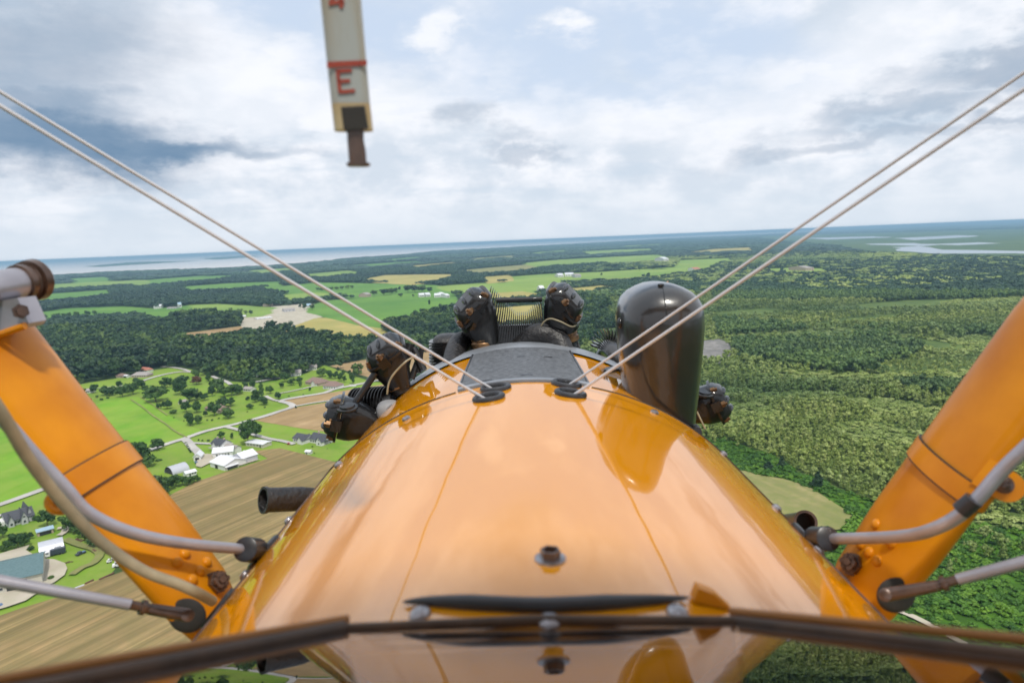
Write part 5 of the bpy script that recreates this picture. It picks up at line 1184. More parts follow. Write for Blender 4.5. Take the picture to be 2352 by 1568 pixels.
# ---- the nearest woodland trees one by one
def single_wood():
    out = []
    for nm, kind, n_, lim, lab, grp in (('left_woodland', 'wood', 110, None, 'leafy tree in the front edge of the dark wood behind the lawns', 'front trees of the dark wood'),
                                   ('young_woodland', 'young', 110, None, 'slim young tree in the near part of the light green wood on the right', 'near trees of the young wood')):
        o = [q for q in COL.objects if q.name.startswith(nm)][0]; me = o.data; N_ = len(me.vertices)
        co = np.zeros(N_*3); me.vertices.foreach_get('co', co); co = co.reshape(-1, 3); S = np.zeros(N_*3); me.attributes['sv'].data.foreach_get('vector', S); S = S.reshape(-1, 3)
        px, py = project(co[:, :2]); r = np.hypot(co[:, 0], co[:, 1])
        if kind == 'wood': vis = (px > 170) & (px < 830) & (py > 740)
        else: vis = (((px > 1650) & (px < 1990)) | ((px > 2100) & (px < 2350) & (py > 1100))) & (py > 900) & (py < 1500)
        idx = np.nonzero(vis)[0]; idx = idx[np.argsort(r[idx])][:n_]
        for i in idx: tree_at(Vector(co[i]), S[i, 2], S[i, 0], kind, lab, grp)
        keep = np.ones(N_, bool); keep[idx] = False
        mod = o.modifiers[0].node_group; c2 = co[keep]; s2 = S[keep]; me2 = bpy.data.meshes.new(nm); me2.vertices.add(len(c2)); me2.vertices.foreach_set('co', c2.ravel())
        a = me2.attributes.new('sv', 'FLOAT_VECTOR', 'POINT'); a.data.foreach_set('vector', s2.ravel()); a = me2.attributes.new('rz', 'FLOAT_VECTOR', 'POINT'); Rr = np.zeros((len(c2), 3)); Rr[:, 2] = rng.random(len(c2))*6.28; a.data.foreach_set('vector', Rr.ravel())
        a = me2.attributes.new('pi', 'INT', 'POINT'); a.data.foreach_set('value', rng.integers(0, 100, len(c2)).astype(np.int32)); o.data = me2
single_wood()
# ------------------------------------------------------------------ buildings
BM = {}
BM['white'] = mat('white_painted_siding', (.72, .72, .70), .6, base2=(.62, .62, .60), nscale=2)
BM['greyw'] = mat('grey_siding', (.42, .43, .46), .6, base2=(.50, .50, .52), nscale=2)
BM['brick'] = mat('pale_brick', (.42, .30, .24), .8, base2=(.50, .40, .33), nscale=3)
BM['darkroof'] = mat('dark_shingle_roof', (.045, .048, .060), .7, base2=(.075, .08, .095), nscale=3)
BM['brownroof'] = mat('brown_shingle_roof', (.19, .12, .10), .8, base2=(.26, .18, .15), nscale=3)
BM['redroof'] = mat('red_roof', (.38, .12, .08), .7, base2=(.45, .2, .14), nscale=3)
BM['greyroof'] = mat('grey_weathered_roof', (.28, .25, .24), .8, base2=(.36, .33, .31), nscale=3)
BM['metal'] = mat('galvanised_sheet', (.62, .63, .68), .38, .35, base2=(.50, .51, .56), nscale=1.2, stretch=(3, 3, .5))
BM['whiter'] = mat('white_metal_roof', (.78, .79, .82), .45, .1, base2=(.66, .67, .70), nscale=1.5)
BM['greenr'] = mat('green_grey_metal_roof', (.10, .17, .18), .4, .3, base2=(.13, .21, .22), nscale=1)
BM['bluer'] = mat('pale_blue_metal_roof', (.36, .50, .60), .4, .2, base2=(.30, .42, .52), nscale=1)
BM['glass'] = mat('window_glass', (.03, .04, .05), .12)
BM['opening'] = mat('dark_doorway', (.025, .025, .028), .8)
BM['door'] = mat('panelled_door', (.30, .22, .16), .6)
BM['cream'] = mat('cream_sheet_wall', (.55, .52, .44), .6, base2=(.46, .44, .38), nscale=2)
BM['tire'] = mat('tyre_rubber', (.02, .02, .02), .8)
BM['redp'] = mat('red_vehicle_paint', (.35, .02, .02), .4); BM['whitep'] = mat('white_vehicle_paint', (.75, .75, .75), .35, coat=.4)
BM['darkp'] = mat('dark_vehicle_paint', (.04, .05, .07), .4); BM['bluep'] = mat('blue_vehicle_paint', (.10, .18, .32), .35); BM['rust'] = mat('rusty_scrap', (.16, .07, .04), .9, base2=(.08, .05, .04), nscale=2)
def part_of(name, mb, mk, parent, **k): return obj(name, mb, BM[mk], parent, smooth=k.pop('smooth', False), **k)
class Bld:
    def __init__(s, A, B, name, label, cat, group=None):
        s.a, s.b = G(*A), G(*B); s.X = (s.b-s.a).normalized(); s.len = (s.b-s.a).length; s.Y = Vector((-s.X.y, s.X.x, 0)); s.Z = Vector((0, 0, 1))
        if s.Y.y < 0 and abs(s.Y.y) > .2 or (abs(s.Y.y) <= .2 and s.Y.dot(s.a-CAMP) < 0): s.Y = -s.Y
        s.t = thing(name, label, cat, (s.a+s.b)/2, group)
    def p(s, x, y, z): return s.a+s.X*x+s.Y*y+s.Z*z
    def box(s, name, mk, x0, x1, y0, y1, z0, z1, par=None):
        vs = [s.p(x, y, z) for z in (z0, z1) for (x, y) in ((x0, y0), (x1, y0), (x1, y1), (x0, y1))]
        return part_of(name, MB().add(vs, [(3, 2, 1, 0), (4, 5, 6, 7), (0, 1, 5, 4), (1, 2, 6, 5), (2, 3, 7, 6), (3, 0, 4, 7)]), mk, par or s.t)
    def gable(s, x0, x1, y0, y1, wall, roof, wm, rm, axis='x', z0=0., ov=.5, hip=0.):
        yc, xc_ = (y0+y1)/2, (x0+x1)/2
        if axis == 'x':
            pts = lambda x: [s.p(x, y0, z0), s.p(x, y1, z0), s.p(x, y1, wall), s.p(x, yc, wall+roof if not hip else wall), s.p(x, y0, wall)]
            w_ = MB().prism(pts(x0), s.X*(x1-x0))
            sl_ = roof/((y1-y0)/2)
            e = [(x0-ov, y0-ov, wall-ov*sl_), (x1+ov, y0-ov, wall-ov*sl_), (x1+ov, y1+ov, wall-ov*sl_), (x0-ov, y1+ov, wall-ov*sl_)]; r = [(x0-ov+hip, yc, wall+roof), (x1+ov-hip, yc, wall+roof)]
        else:
            pts = lambda y: [s.p(x0, y, z0), s.p(x1, y, z0), s.p(x1, y, wall), s.p(xc_, y, wall+roof if not hip else wall), s.p(x0, y, wall)]
            w_ = MB().prism(pts(y0), s.Y*(y1-y0)); sl_ = roof/((x1-x0)/2)
            e = [(x0-ov, y1+ov, wall-ov*sl_), (x0-ov, y0-ov, wall-ov*sl_), (x1+ov, y0-ov, wall-ov*sl_), (x1+ov, y1+ov, wall-ov*sl_)]; r = [(xc_, y1+ov-hip, wall+roof), (xc_, y0-ov+hip, wall+roof)]
        part_of('wall', w_, wm, s.t)
        th = .22; V = [s.p(*q) for q in e]+[s.p(*q) for q in r]; V2 = [v+Vector((0, 0, th)) for v in V]
        f = [(0, 1, 5, 4), (2, 3, 4, 5), (1, 2, 5), (3, 0, 4)] if hip else [(0, 1, 5, 4), (2, 3, 4, 5)]
        n_ = 6; F = [tuple(i+n_ for i in q) for q in f]+[tuple(reversed(q)) for q in f]
        per = [(0, 1), (1, 2), (2, 3), (3, 0)] if hip else [(0, 1), (1, 5), (5, 2), (2, 3), (3, 4), (4, 0)]
        F += [(i, j, j+n_, i+n_) for i, j in per]
        return part_of('roof', MB().add(V+V2, F), rm, s.t)
    def window(s, x, z, w_=1.2, h=1.3, y=0., axis='x', x0=0):
        if axis == 'x':
            fr_ = s.box('window', 'white', x-w_/2-.12, x+w_/2+.12, y-.06, y, z-.12, z+h+.12); s.box('pane', 'glass', x-w_/2, x+w_/2, y-.09, y-.061, z, z+h, par=fr_)
        else:
            fr_ = s.box('window', 'white', x0, x0+.06, x-w_/2-.12, x+w_/2+.12, z-.12, z+h+.12); s.box('pane', 'glass', x0+.061, x0+.09, x-w_/2, x+w_/2, z, z+h, par=fr_)
    def row(s, n, x0, x1, z, **k):
        for i in range(n): s.window(x0+(x1-x0)*(i+.5)/n, z, **k)
def quonset(A, B, wide, label, group=None, name='quonset_barn'):
    b = Bld(A, B, name, label, 'barn', group); n_ = 18; R_ = wide/2; r_ = lambda x, k=1., z=1.: [b.p(x, R_-R_*k*cos(pi*q/n_), R_*.92*k*sin(pi*q/n_)) for q in range(n_+1)]
    mb = MB(); mb.loft([r_(b.len*i/12) for i in range(13)], closed=False, cap=False); mb.loft([list(reversed(r_(b.len*i/12, .97))) for i in range(13)], closed=False, cap=False)
    part_of('curved_roof', mb, 'metal', b.t, smooth=True)
    for i in range(11): 
        x = b.len*(i+.5)/11; mb = MB(); mb.loft([r_(x-.05, 1.012), r_(x+.05, 1.012)], closed=False, cap=False); part_of('roof_rib', mb, 'metal', b.t)
    for x, nm in ((.4, 'end_wall'), (b.len-.4, 'end_wall')): part_of(nm, MB().prism(r_(x, .965), b.X*.15), 'opening' if x < 1 else 'greyw', b.t)
    return b
# mid farm
b = quonset(z5(825, 1005), z5(962, 962), 11, 'half-round grey metal barn beside the low white shed'); b.box('hay_bale', 'cream', -1.5, 2.0, 4, 7, 0, 1.5) if False else None
b = Bld(z5(935, 1022), z5(1018, 1000), 'low_shed', 'low white shed right of the half-round grey barn', 'shed'); b.gable(0, b.len, 0, 6, 2.6, 1.0, 'white', 'whiter'); b.box('door', 'opening', b.len*.3, b.len*.45, -.05, .02, 0, 2.2); b.row(2, b.len*.5, b.len, 1.2)
b = Bld(z5(995, 890), z5(1055, 884), 'gabled_shed', 'small white gabled shed on the drive with a car in front', 'shed'); b.gable(0, b.len*1.0, 0, 9, 3.2, 2.2, 'white', 'whiter', axis='y'); b.box('garage_door', 'opening', b.len*.2, b.len*.75, -.06, 0, 0, 2.5)
b = Bld(z5(1130, 935), z5(1245, 968), 'white_barn', 'big white-roofed barn nearest the ploughed field', 'barn'); b.gable(0, b.len, 0, 17, 3.6, 2.6, 'white', 'whiter'); b.box('door', 'opening', b.len*.35, b.len*.55, -.06, 0, 0, 2.8)
b.gable(b.len*.25, b.len*.95, 15, 27, 4.4, 3.0, 'greyw', 'whiter', axis='y')
b = Bld(z5(1150, 868), z5(1315, 850), 'long_barn', 'long white-roofed barn behind the big white barn', 'barn'); b.gable(0, b.len, 0, 13, 4.0, 2.2, 'white', 'whiter'); b.row(5, 2, b.len-2, 1.5); b.box('cupola', 'white', b.len*.45, b.len*.5, 5.6, 7.4, 6.0, 7.4)
b = Bld(z5(1262, 968), z5(1362, 935), 'lean_to', 'low white open lean-to right of the big white barn', 'shed'); b.gable(0, b.len, 0, 7, 2.4, .8, 'cream', 'whiter'); b.box('opening', 'opening', .8, b.len-.8, -.05, .02, 0, 2.0)
b = Bld(z5(1140, 795), z5(1222, 812), 'white_farmhouse', 'white two-storey farmhouse with a dark roof and a long rear wing', 'house'); b.gable(0, b.len, 0, 9, 5.4, 2.8, 'white', 'darkroof'); b.row(4, .5, b.len-.5, .9); b.row(4, .5, b.len-.5, 3.6)
b.gable(b.len*.35, b.len*.65, -1.8, 4.5, 5.4, 2.4, 'white', 'darkroof', axis='y'); b.box('porch', 'greyroof', b.len*.05, b.len*.95, -3.6, -1.9, 2.5, 2.75); b.box('chimney', 'brick', b.len*.15, b.len*.15+1, 4, 5, 7, 9.4); b.box('chimney', 'brick', b.len*.8, b.len*.8+1, 4, 5, 7, 9.4)
b.gable(b.len, b.len+13, 2, 8, 3.4, 1.8, 'white', 'greyroof'); b.row(4, b.len+1, b.len+12, 1.1, y=2)
b = Bld(z5(1420, 765), z5(1560, 783), 'flat_shed', 'long low flat-roofed white shed under the big leafy tree', 'shed'); b.gable(0, b.len, 0, 9, 2.8, .5, 'cream', 'whiter'); b.row(5, 1, b.len-1, 1.0); b.box('door', 'opening', b.len*.8, b.len*.88, -.06, 0, 0, 2.1)
b = Bld(z5(1805, 730), z5(1905, 748), 'ranch_house', 'long white house with a dark grey roof on the right lawn', 'house'); b.gable(0, b.len, 0, 10, 3.2, 2.6, 'white', 'darkroof'); b.row(3, 1, b.len*.6, .9); b.box('garage_door', 'greyw', b.len*.68, b.len*.88, -.06, 0, 0, 2.4); b.gable(b.len*.60, b.len*.98, -3, 7, 3.2, 2.6, 'white', 'darkroof', axis='y')
L0 = b.len; b.gable(L0, L0+17, 4, 15, 3.4, 3.4, 'white', 'darkroof'); b.row(4, L0+1, L0+11, 1.0, y=4); b.gable(L0+11, L0+17, 1, 12, 3.4, 3.2, 'white', 'darkroof', axis='y'); b.window(L0+14, 1.0, y=1); b.window(L0+14, 4.0, w_=.9, h=.9, y=1)
b.box('chimney', 'brick', L0+5, L0+6, 9, 10, 6, 8.3)
b = Bld(z5(1905, 832), z5(1945, 834), 'garden_shed', 'tiny white shed alone on the lawn near the cowl', 'shed'); b.gable(0, b.len, 0, 3.5, 2.0, .8, 'white', 'whiter'); b.box('door', 'opening', .6, 1.4, -.05, 0, 0, 1.7)
b = Bld(z5(1402, 833), z5(1420, 834), 'garden_shed', 'very small white hut right of the long white-roofed barn', 'shed'); b.gable(0, b.len, 0, 2, 1.8, .7, 'white', 'whiter'); b.box('door', 'opening', .4, 1.1, -.05, 0, 0, 1.5)
b = Bld(z5(2080, 742), z5(2110, 744), 'picnic_table', 'small dark picnic table on the lawn beside the cowl edge', 'table'); b.box('table_top', 'bluep', 0, b.len, 1, 2.0, .8, .95); b.box('bench', 'bluep', 0, b.len, 0, .5, .4, .5); b.box('bench', 'bluep', 0, b.len, 2.5, 3, .4, .5); b.box('leg', 'darkp', .3, .5, .2, 2.8, 0, .8); b.box('leg', 'darkp', b.len-.5, b.len-.3, .2, 2.8, 0, .8)
# village
b = Bld(z5(547, 158), z5(610, 165), 'red_roofed_house', 'white house with a red roof at the foot of the wood', 'house'); b.gable(0, b.len, 0, 9, 3, 2.6, 'white', 'redroof', hip=3); b.row(4, .5, b.len-.5, 1)
b = Bld(z5(485, 208), z5(612, 205), 'grey_roofed_house', 'long house with a faded pinkish grey roof below the red-roofed one', 'house'); b.gable(0, b.len, 0, 13, 2.8, 3.0, 'brick', 'greyroof', hip=4); b.row(6, 1, b.len-1, .9)
b = Bld(z5(360, 210), z5(412, 210), 'brown_roofed_cottage', 'small brown-roofed cottage at the far left foot of the wood', 'house'); b.gable(0, b.len, 0, 9, 2.6, 2.4, 'brick', 'brownroof', hip=3); b.row(3, .5, b.len-.5, .9)
b = Bld(z5(418, 208), z5(448, 210), 'garage', 'low pale garage right of the small brown-roofed cottage', 'garage'); b.gable(0, b.len, 0, 6, 2.4, .8, 'white', 'whiter'); b.box('garage_door', 'opening', 1, b.len-1, -.05, 0, 0, 2.1)
b = Bld(z5(112, 335), z5(165, 332), 'cottage', 'low grey cottage half hidden by the dark row beside the left strut', 'house'); b.gable(0, b.len, 0, 8, 2.6, 1.8, 'white', 'greyroof'); b.row(3, .5, b.len-.5, .9)
b = Bld(z5(868, 425), z5(908, 428), 'tool_shed', 'small grey shed beside the slim dark tree in the lawns', 'shed'); b.gable(0, b.len, 0, 6, 2.6, 1.4, 'white', 'greyroof', axis='y'); b.box('door', 'opening', 1, 2, -.05, 0, 0, 2)
b = Bld(z5(1085, 478), z5(1215, 500), 'tree_shaded_house', 'brown-roofed house half hidden among the trees in the middle of the lawns', 'house'); b.gable(0, b.len, 0, 11, 2.9, 3.0, 'brick', 'brownroof', hip=3); b.row(6, 1, b.len-1, .9); b.box('chimney', 'brick', b.len*.7, b.len*.7+1, 5, 6, 5, 7)
b = Bld(z5(1395, 318), z5(1460, 322), 'white_cottage', 'white cottage with a dark doorway right of the tree belt', 'house'); b.gable(0, b.len, 0, 8, 2.6, 1.8, 'white', 'greyroof'); b.row(3, .5, b.len-.5, .9)
b = Bld(z5(1492, 204), z5(1515, 204), 'camper_trailer', 'small white camper parked at the edge of the wood', 'camper'); b.box('body', 'whitep', 0, b.len, 0, 2.6, .5, 2.8); b.box('window', 'glass', .8, 2.0, -.04, 0, 1.4, 2.2); b.box('wheel', 'tire', b.len*.4, b.len*.55, -.1, .2, 0, .7)
b = Bld(z5(1788, 196), z5(1868, 190), 'grey_village_house', 'grey-roofed white house behind the round garden trees', 'house'); b.gable(0, b.len, 0, 11, 3.4, 3.0, 'white', 'greyroof', hip=0); b.row(5, .6, b.len-.6, 1); b.gable(b.len*.3, b.len*.5, -2, 6, 3.4, 2.6, 'white', 'greyroof', axis='y')
b = Bld(z5(1910, 150), z5(2000, 142), 'long_white_house', 'long white house with a grey roof nearest the upper tan field', 'house'); b.gable(0, b.len, 0, 11, 3.2, 2.8, 'white', 'greyroof'); b.row(6, .6, b.len-.6, 1); b.box('chimney', 'brick', b.len*.5, b.len*.5+1, 5, 6, 5.5, 7.4)
b = Bld(z5(1905, 262), z5(2020, 278), 'brown_roofed_house', 'big brown-roofed house left of the blue pool cover', 'house'); b.gable(0, b.len, 0, 15, 3.0, 4.2, 'brick', 'brownroof', hip=5); b.row(5, 1, b.len-1, .9); b.gable(b.len*.55, b.len*.85, -2.5, 9, 3, 3.2, 'white', 'brownroof', axis='y')
b = Bld(z5(2050, 300), z5(2160, 306), 'hip_roofed_house', 'white-walled house with a brown hipped roof beside the road', 'house'); b.gable(0, b.len, 0, 13, 3.6, 4.0, 'white', 'brownroof', hip=5.5); b.row(5, 1, b.len-1, 1.2); b.box('garage_door', 'greyw', b.len*.05, b.len*.25, -.08, -.01, 0, 2.4)
b = Bld(z5(2025, 248), z5(2052, 246), 'pool_slide', 'bright blue covered pool between the two brown-roofed houses', 'pool'); mb = MB().lathe(b.p(b.len/2, 2, 0), (0, 0, 1), [(0, b.len*.5), (1.6, b.len*.5), (1.9, b.len*.46), (2.6, .4)], 24); o = obj('pool_cover', mb, mat('blue_pool_cover', (.05, .32, .48), .4), b.t); b.box('ladder', 'whitep', b.len*.4, b.len*.5, -1, -.6, 0, 2.0)
b.t.name = 'covered_pool'
b = Bld(z5(2265, 284), z5(2320, 280), 'garden_deck', 'small white deck under the garden tree by the engine cylinder', 'deck'); b.box('deck_floor', 'white', 0, b.len, 0, 5, .3, .6); b.box('railing', 'white', 0, b.len, 4.8, 5, .6, 1.6)
# houses inside the woods
b = Bld(z1(650, 785), z1(700, 783), 'house_in_woods', 'grey-roofed house showing through the dark wood on the left', 'house'); b.gable(0, b.len, 0, 14, 6, 4, 'greyw', 'greyroof', hip=4); b.row(4, 1, b.len-1, 4)
b = Bld(z1(735, 780), z1(790, 778), 'house_in_woods', 'reddish house showing through the dark wood right of the grey-roofed one', 'house'); b.gable(0, b.len, 0, 12, 6, 3.5, 'brick', 'brownroof', hip=4); b.row(4, 1, b.len-1, 4)
b = Bld(z1(2245, 812), z1(2285, 812), 'house_in_woods', 'white house in the wood just left of the upper left rocker box', 'house'); b.gable(0, b.len, 0, 9, 9, 3.0, 'white', 'greyroof'); b.row(3, 1, b.len-1, 6)
b = Bld(z1(290, 684), z1(312, 684), 'white_hut', 'lone white hut at the left edge of the dark wood', 'hut'); b.gable(0, b.len, 0, 8, 7, 2.0, 'white', 'whiter'); b.box('door', 'opening', 2, 4, -.05, 0, 0, 4)
# distant compounds
def far(A, B, dp, wall, roof, wm, rm, name, label, cat='building', n_=3):
    b = Bld(z1(*A), z1(*B), name, label, cat, None); b.gable(0, b.len, 0, dp, wall, roof, wm, rm, ov=.3); b.row(n_, 1, b.len-1, wall*.35, w_=2, h=wall*.35); return b
far((1235, 622), (1320, 612), 22, 4, 2.5, 'white', 'whiter', 'poultry_shed', 'leftmost long white shed in front of the distant dark grove', 'shed')
far((1298, 634), (1385, 620), 22, 4, 2.5, 'white', 'whiter', 'poultry_shed', 'long white shed in the middle of the distant compound', 'shed')
far((1290, 650), (1325, 645), 16, 4, 2.2, 'white', 'whiter', 'store_shed', 'short white shed nearest us in the distant compound', 'shed')
far((1398, 612), (1420, 610), 12, 5, 2.5, 'white', 'whiter', 'store_shed', 'small white shed right of the long poultry sheds, farther one', 'shed')
far((1396, 626), (1445, 624), 14, 4, 2.2, 'white', 'whiter', 'store_shed', 'low white shed right of the long poultry sheds, nearer one', 'shed')
far((1505, 590), (1545, 588), 16, 7, 5, 'white', 'greyroof', 'distant_farmhouse', 'white farmhouse between two round trees in the distant compound', 'house')
far((1475, 602), (1500, 600), 14, 5, 3, 'cream', 'bluer', 'store_shed', 'pale blue-roofed shed left of the distant white farmhouse', 'shed')
far((1520, 606), (1605, 600), 14, 3, 2, 'cream', 'whiter', 'store_shed', 'long cream shed in front of the distant white farmhouse', 'shed')
far((1680, 614), (1780, 602), 20, 2, 1, 'white', 'whiter', 'greenhouse', 'very low white roof lying on the bare ground right of the compound', 'greenhouse')
far((1858, 562), (1930, 555), 24, 5, 3, 'greyw', 'greyroof', 'livestock_barn', 'grey barn on the tan yard beyond the distant compound', 'barn')
far((1757, 526), (1828, 516), 24, 6, 3, 'brick', 'greyroof', 'livestock_barn', 'pinkish long barn at the wood edge beyond the tan yard', 'barn')
far((2000, 532), (2030, 530), 16, 6, 4, 'white', 'bluer', 'distant_farmhouse', 'pale house under trees on the right of the tan yard', 'house')
far((1005, 548), (1050, 545), 30, 7, 4, 'white', 'whiter', 'distant_farmhouse', 'white building on the far edge of the left green field', 'building')
far((1165, 538), (1188, 536), 30, 9, 5, 'white', 'bluer', 'distant_farmhouse', 'small bright building far behind the left green field', 'building')
far((1090, 548), (1150, 545), 20, 3, 1.5, 'greyw', 'greyroof', 'livestock_barn', 'low grey barn between the two far white buildings', 'barn')
far((1230, 686), (1275, 684), 16, 4, 3, 'greyw', 'darkroof', 'distant_farmhouse', 'dark low house in front of the grove beside the brown strip', 'house')
def far3(A, B, cv, dp, wall, roof, wm, rm, name, label, cat='building'):
    b = Bld(cv(*A), cv(*B), name, label, cat); b.gable(0, b.len, 0, dp, wall, roof, wm, rm, ov=.3); b.row(3, 2, b.len-2, wall*.35, w_=3, h=wall*.35)
far3((455, 182), (495, 176), z3, 30, 8, 5, 'brick', 'greyroof', 'distant_farmhouse', 'pinkish farm building left of the far hedgerow trees', 'house')
for i, (x0, x1, y, lb) in enumerate(((895, 940, 182, 'leftmost'), (950, 990, 178, 'second from the left'), (1020, 1075, 184, 'third from the left'), (1085, 1110, 172, 'fourth from the left'), (1120, 1150, 186, 'rightmost'))):
    far3((x0, y), (x1, y-3), z3, 30, 7, 4, 'white', 'whiter', 'distant_shed', lb+' of the five white sheds left of the top cylinder', 'shed')
far3((1903, 128), (1940, 126), z3, 30, 9, 7, 'white', 'whiter', 'distant_farmhouse', 'white gabled farmhouse just right of the propeller blade', 'house')
for i, (x0, x1, y, lb) in enumerate(((180, 205, 340, 'left one'), (210, 250, 337, 'middle one'), (258, 285, 343, 'right one'))):
    far3((x0, y), (x1, y-1), zr, 60, 9, 5, 'white' if i < 2 else 'greyw', 'whiter' if i < 2 else 'greyroof', 'distant_shed', lb+' of three sheds on the pale field right of the cylinders', 'shed')
far3((672, 273), (694, 272), zr, 90, 18, 9, 'white', 'whiter', 'distant_farmhouse', 'white farm at the tip of the far tree belt', 'house')
far3((815, 322), (845, 321), zr, 80, 10, 6, 'white', 'redroof', 'distant_farmhouse', 'far farm with a red roof above the black fairing', 'house')
far3((1335, 324), (1372, 322), zr, 90, 10, 6, 'brick', 'greyroof', 'distant_farmhouse', 'pinkish roofs on the small far clearing right of the wires', 'house')
# lower left farmyard
b = quonset(b6(505, 735), b6(822, 655), 13, 'half-round grey metal barn with a lorry parked along it')
b.box('roof_skylight', 'whiter', b.len*.60, b.len*.88, .75, 1.5, 3.0, 3.9)
b = Bld(b6(-260, 1260), b6(560, 1060), 'green_roofed_barn', 'large cream-walled barn with a dark green metal roof beside the gravel yard', 'barn'); L0 = b.len
b.gable(0, L0*.98, 0, 27, 6.0, 4.2, 'cream', 'greenr', ov=.8); b.box('large_door', 'opening', L0*.42, L0*.56, -.06, 0, 0, 4.6); b.box('large_door', 'opening', L0*.62, L0*.74, -.06, 0, 0, 4.6); b.row(3, 3, L0*.38, 2)
b = Bld(b6(85, 345), b6(440, 250), 'grey_farmhouse', 'grey house with dark gabled roofs at the left edge above the farmyard', 'house'); L0 = b.len
b.gable(0, L0, 0, 12, 3.4, 3.6, 'greyw', 'darkroof'); b.gable(L0*.50, L0*.74, -2.5, 8, 3.6, 4.0, 'greyw', 'darkroof', axis='y'); b.gable(L0*.06, L0*.26, -2, 8, 3.4, 3.2, 'greyw', 'darkroof', axis='y'); b.gable(L0*.76, L0*.98, 1.5, 16, 3.6, 4.6, 'greyw', 'darkroof', axis='y')
b.row(2, L0*.28, L0*.48, 1); b.window(L0*.62, 1, y=-2.5); b.window(L0*.62, 4, w_=1, h=1, y=-2.5); b.window(L0*.16, 1, y=-2); b.box('door', 'door', L0*.30-1, L0*.30, -.07, 0, 0, 2.1); b.row(2, L0*.78, L0*.96, 1, y=1.5-.0)
b.box('garage', 'white', -5, -.1, 3, 11, 0, 2.9)
b = Bld(b6(478, 462), b6(680, 408), 'blue_roofed_shed', 'long narrow shed with a pale blue metal roof behind the half-round barn', 'shed'); b.gable(0, b.len, 0, 5, 2.6, .9, 'brick', 'bluer'); b.box('opening', 'opening', 1, b.len-1, -.05, .02, 0, 2.0)
# ------------------------------------------------------------------ vehicles
def vehicle(pa, pb, name, label, cat, kind, paint='whitep', bed='darkp', group=None):
    b = Bld(pa, pb, name, label, cat, group); Ln = b.len; W = 2.0
    def wheel(x, y, r=.42):
        mb = MB().lathe(b.p(x, y, r), b.Y, [(-.14, r*.55), (-.14, r), (.14, r), (.14, r*.55)], 16); o_ = part_of('wheel', mb, 'tire', b.t); return o_
    if kind == 'car':
        pts = [b.p(0, 0, .35), b.p(Ln, 0, .35), b.p(Ln, 0, .8), b.p(Ln*.80, 0, .95), b.p(Ln*.68, 0, 1.45), b.p(Ln*.25, 0, 1.45), b.p(Ln*.08, 0, .95), b.p(0, 0, .85)]
        part_of('body', MB().prism(pts, b.Y*1.8), paint, b.t); b.box('side_window', 'glass', Ln*.28, Ln*.66, -.03, 0, .98, 1.38); W = 1.8
    elif kind == 'pickup':
        b.box('body', paint, 0, Ln, 0, 1.9, .45, 1.05); b.box('cab', paint, Ln*.06, Ln*.42, .1, 1.8, 1.051, 1.75) if False else None
        pts = [b.p(Ln*.22, .08, 1.051), b.p(Ln*.60, .08, 1.051), b.p(Ln*.56, .08, 1.75), b.p(Ln*.30, .08, 1.75)]; part_of('cab', MB().prism(pts, b.Y*1.74), paint, b.t); b.box('side_window', 'glass', Ln*.31, Ln*.54, .04, .078, 1.15, 1.6); b.box('load_bed', bed, Ln*.62, Ln*.97, .15, 1.75, 1.051, 1.12)
    else:
        b.box('chassis', 'darkp', 0, Ln, .3, 2.1, .7, .95); c = 2.6 if kind == 'tipper' else 3.4
        pts = [b.p(0, 0, .6), b.p(c, 0, .6), b.p(c, 0, 2.9), b.p(c*.45, 0, 2.9), b.p(c*.36, 0, 1.7), b.p(0, 0, 1.5)]; part_of('cab', MB().prism(pts, b.Y*2.4), paint, b.t); b.box('side_window', 'glass', c*.48, c*.85, -.03, 0, 1.9, 2.6); b.box('load_bed', bed, c+.3, Ln, 0, 2.4, .96, 2.5 if kind == 'tipper' else 3.3); W = 2.4
        b.box('front_bumper', 'whitep', -.2, 0, .1, 2.3, .4, .8)
    for x in ((Ln*.18, Ln*.80) if kind in ('car', 'pickup') else (1.2, Ln*.75, Ln*.88)):
        for y in (.05, W-.1): wheel(x, y, .36 if kind in ('car', 'pickup') else .5)
    return b
vehicle(b6(535, 745), b6(835, 668), 'semi_truck', 'white-cabbed lorry with a long dark trailer beside the half-round barn', 'truck', 'semi')
vehicle(b6(1425, 862), b6(1665, 806), 'tipper_truck', 'white-cabbed tipper lorry with a red bed at the field edge', 'truck', 'tipper', bed='redp')
vehicle(b6(1350, 800), b6(1412, 788), 'pickup_truck', 'white pickup nearest the red tipper lorry', 'truck', 'pickup')
vehicle(b6(1405, 748), b6(1500, 775), 'pickup_truck', 'white and blue pickup parked behind the other pickup', 'truck', 'pickup', bed='bluep')
vehicle(b6(975, 712), b6(1095, 662), 'farm_tractor', 'dark blue farm trailer parked on the grass beyond the gravel yard', 'trailer', 'pickup', paint='darkp', bed='bluep')
vehicle(b6(-60, 1370), b6(40, 1352), 'parked_car', 'silver blue car at the left edge below the green-roofed barn', 'car', 'car', paint='bluep')
vehicle(z5(1004, 912), z5(1036, 906), 'parked_car', 'blue car parked in front of the small white gabled shed', 'car', 'car', paint='bluep')
vehicle(z5(1758, 757), z5(1782, 754), 'parked_car', 'dark red car at the end of the drive by the dark-roofed house', 'car', 'car', paint='redp')
vehicle(z5(2130, 302), z5(2165, 304), 'parked_car', 'red car beside the brown hipped-roof house', 'car', 'car', paint='redp')
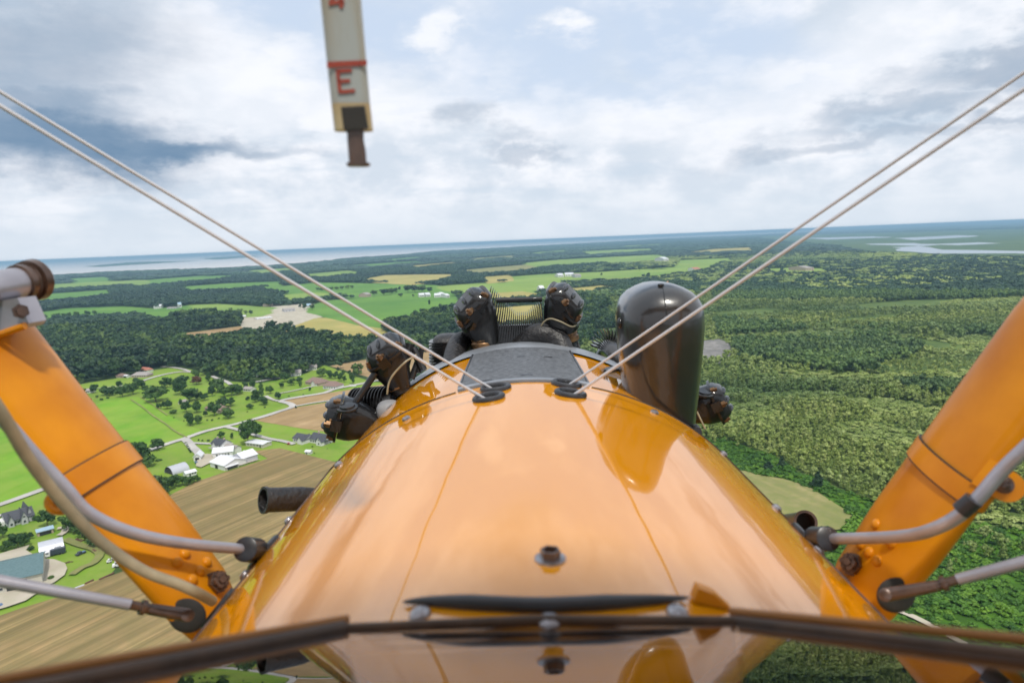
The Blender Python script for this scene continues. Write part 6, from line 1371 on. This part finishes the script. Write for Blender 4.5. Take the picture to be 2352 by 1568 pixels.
def heap(cv, x, y, w_, label, n_=16, mk='rust'):
    p0_, p1 = G(*cv(x-w_/2, y)), G(*cv(x+w_/2, y)); r = (p1-p0_).length/2; c = (p0_+p1)/2; mb = MB(); rr = random.Random(int(x))
    for i in range(n_):
        a = rr.random()*6.28; q = r*sqrt(rr.random()); s_ = r*.18*(.6+rr.random()); ax = [Vector((cos(a), sin(a), rr.uniform(-.4, .4))).normalized()]; ax.append(ax[0].cross(Vector((0, 0, 1))).normalized()); ax.append(ax[0].cross(ax[1]))
        mb.box(c+Vector((q*cos(a*1.7), q*sin(a*1.7)*.6, s_*.3)), (s_*2.2, s_*.6, s_*.5), ax)
    o = obj('scrap_heap', mb, BM[mk], None, smooth=False); tag(o, label, 'scrap heap'); return o
heap(b6, 975, 515, 160, 'rusty scrap heap below the dark tree belt'); heap(b6, 870, 785, 90, 'small dark scrap pile on the grass left of the lorries'); heap(b6, 1330, 640, 260, 'spread of broken timber at the foot of the tree belt', 30)
# railway-like rusty pipes lying along the field edge
for (x0, y0, x1, y1, lb) in ((945, 1112, 1062, 1068, 'pale grey pipe lying at the field edge by the gravel yard'), (1080, 1050, 1180, 1002, 'dark pipe lying along the field edge, left piece'), (1255, 998, 1440, 915, 'dark pipe lying along the field edge, right piece')):
    a, b_ = G(*b6(x0, y0), .4), G(*b6(x1, y1), .4); d_ = (b_-a).normalized()
    o = obj('drain_pipe', MB().lathe(a, d_, [(0, .32), (0, .42), ((b_-a).length, .42), ((b_-a).length, .32)], 14), BM['rust' if 'dark' in lb else 'greyw'], None); tag(o, lb, 'pipe')
# utility poles along the road
for i, (x, y) in enumerate(((190, 412), (412, 1012), (476, 968+20), (641, 948))):
    pass
# ------------------------------------------------------------------ haze
hb = MB().box((0, 52000, 76.4), (223000, 117000, 156.6)); m = bpy.data.materials.new('haze_air'); nt = nt_new(m)
o = N(nt, 'ShaderNodeOutputMaterial'); v = N(nt, 'ShaderNodeVolumePrincipled'); L(nt, v.outputs[0], o.inputs['Volume'])
v.inputs['Color'].default_value = (.40, .65, .86, 1); v.inputs['Density'].default_value = .000076
ho = obj('haze', hb, m, None, smooth=False); ho['kind'] = 'stuff'
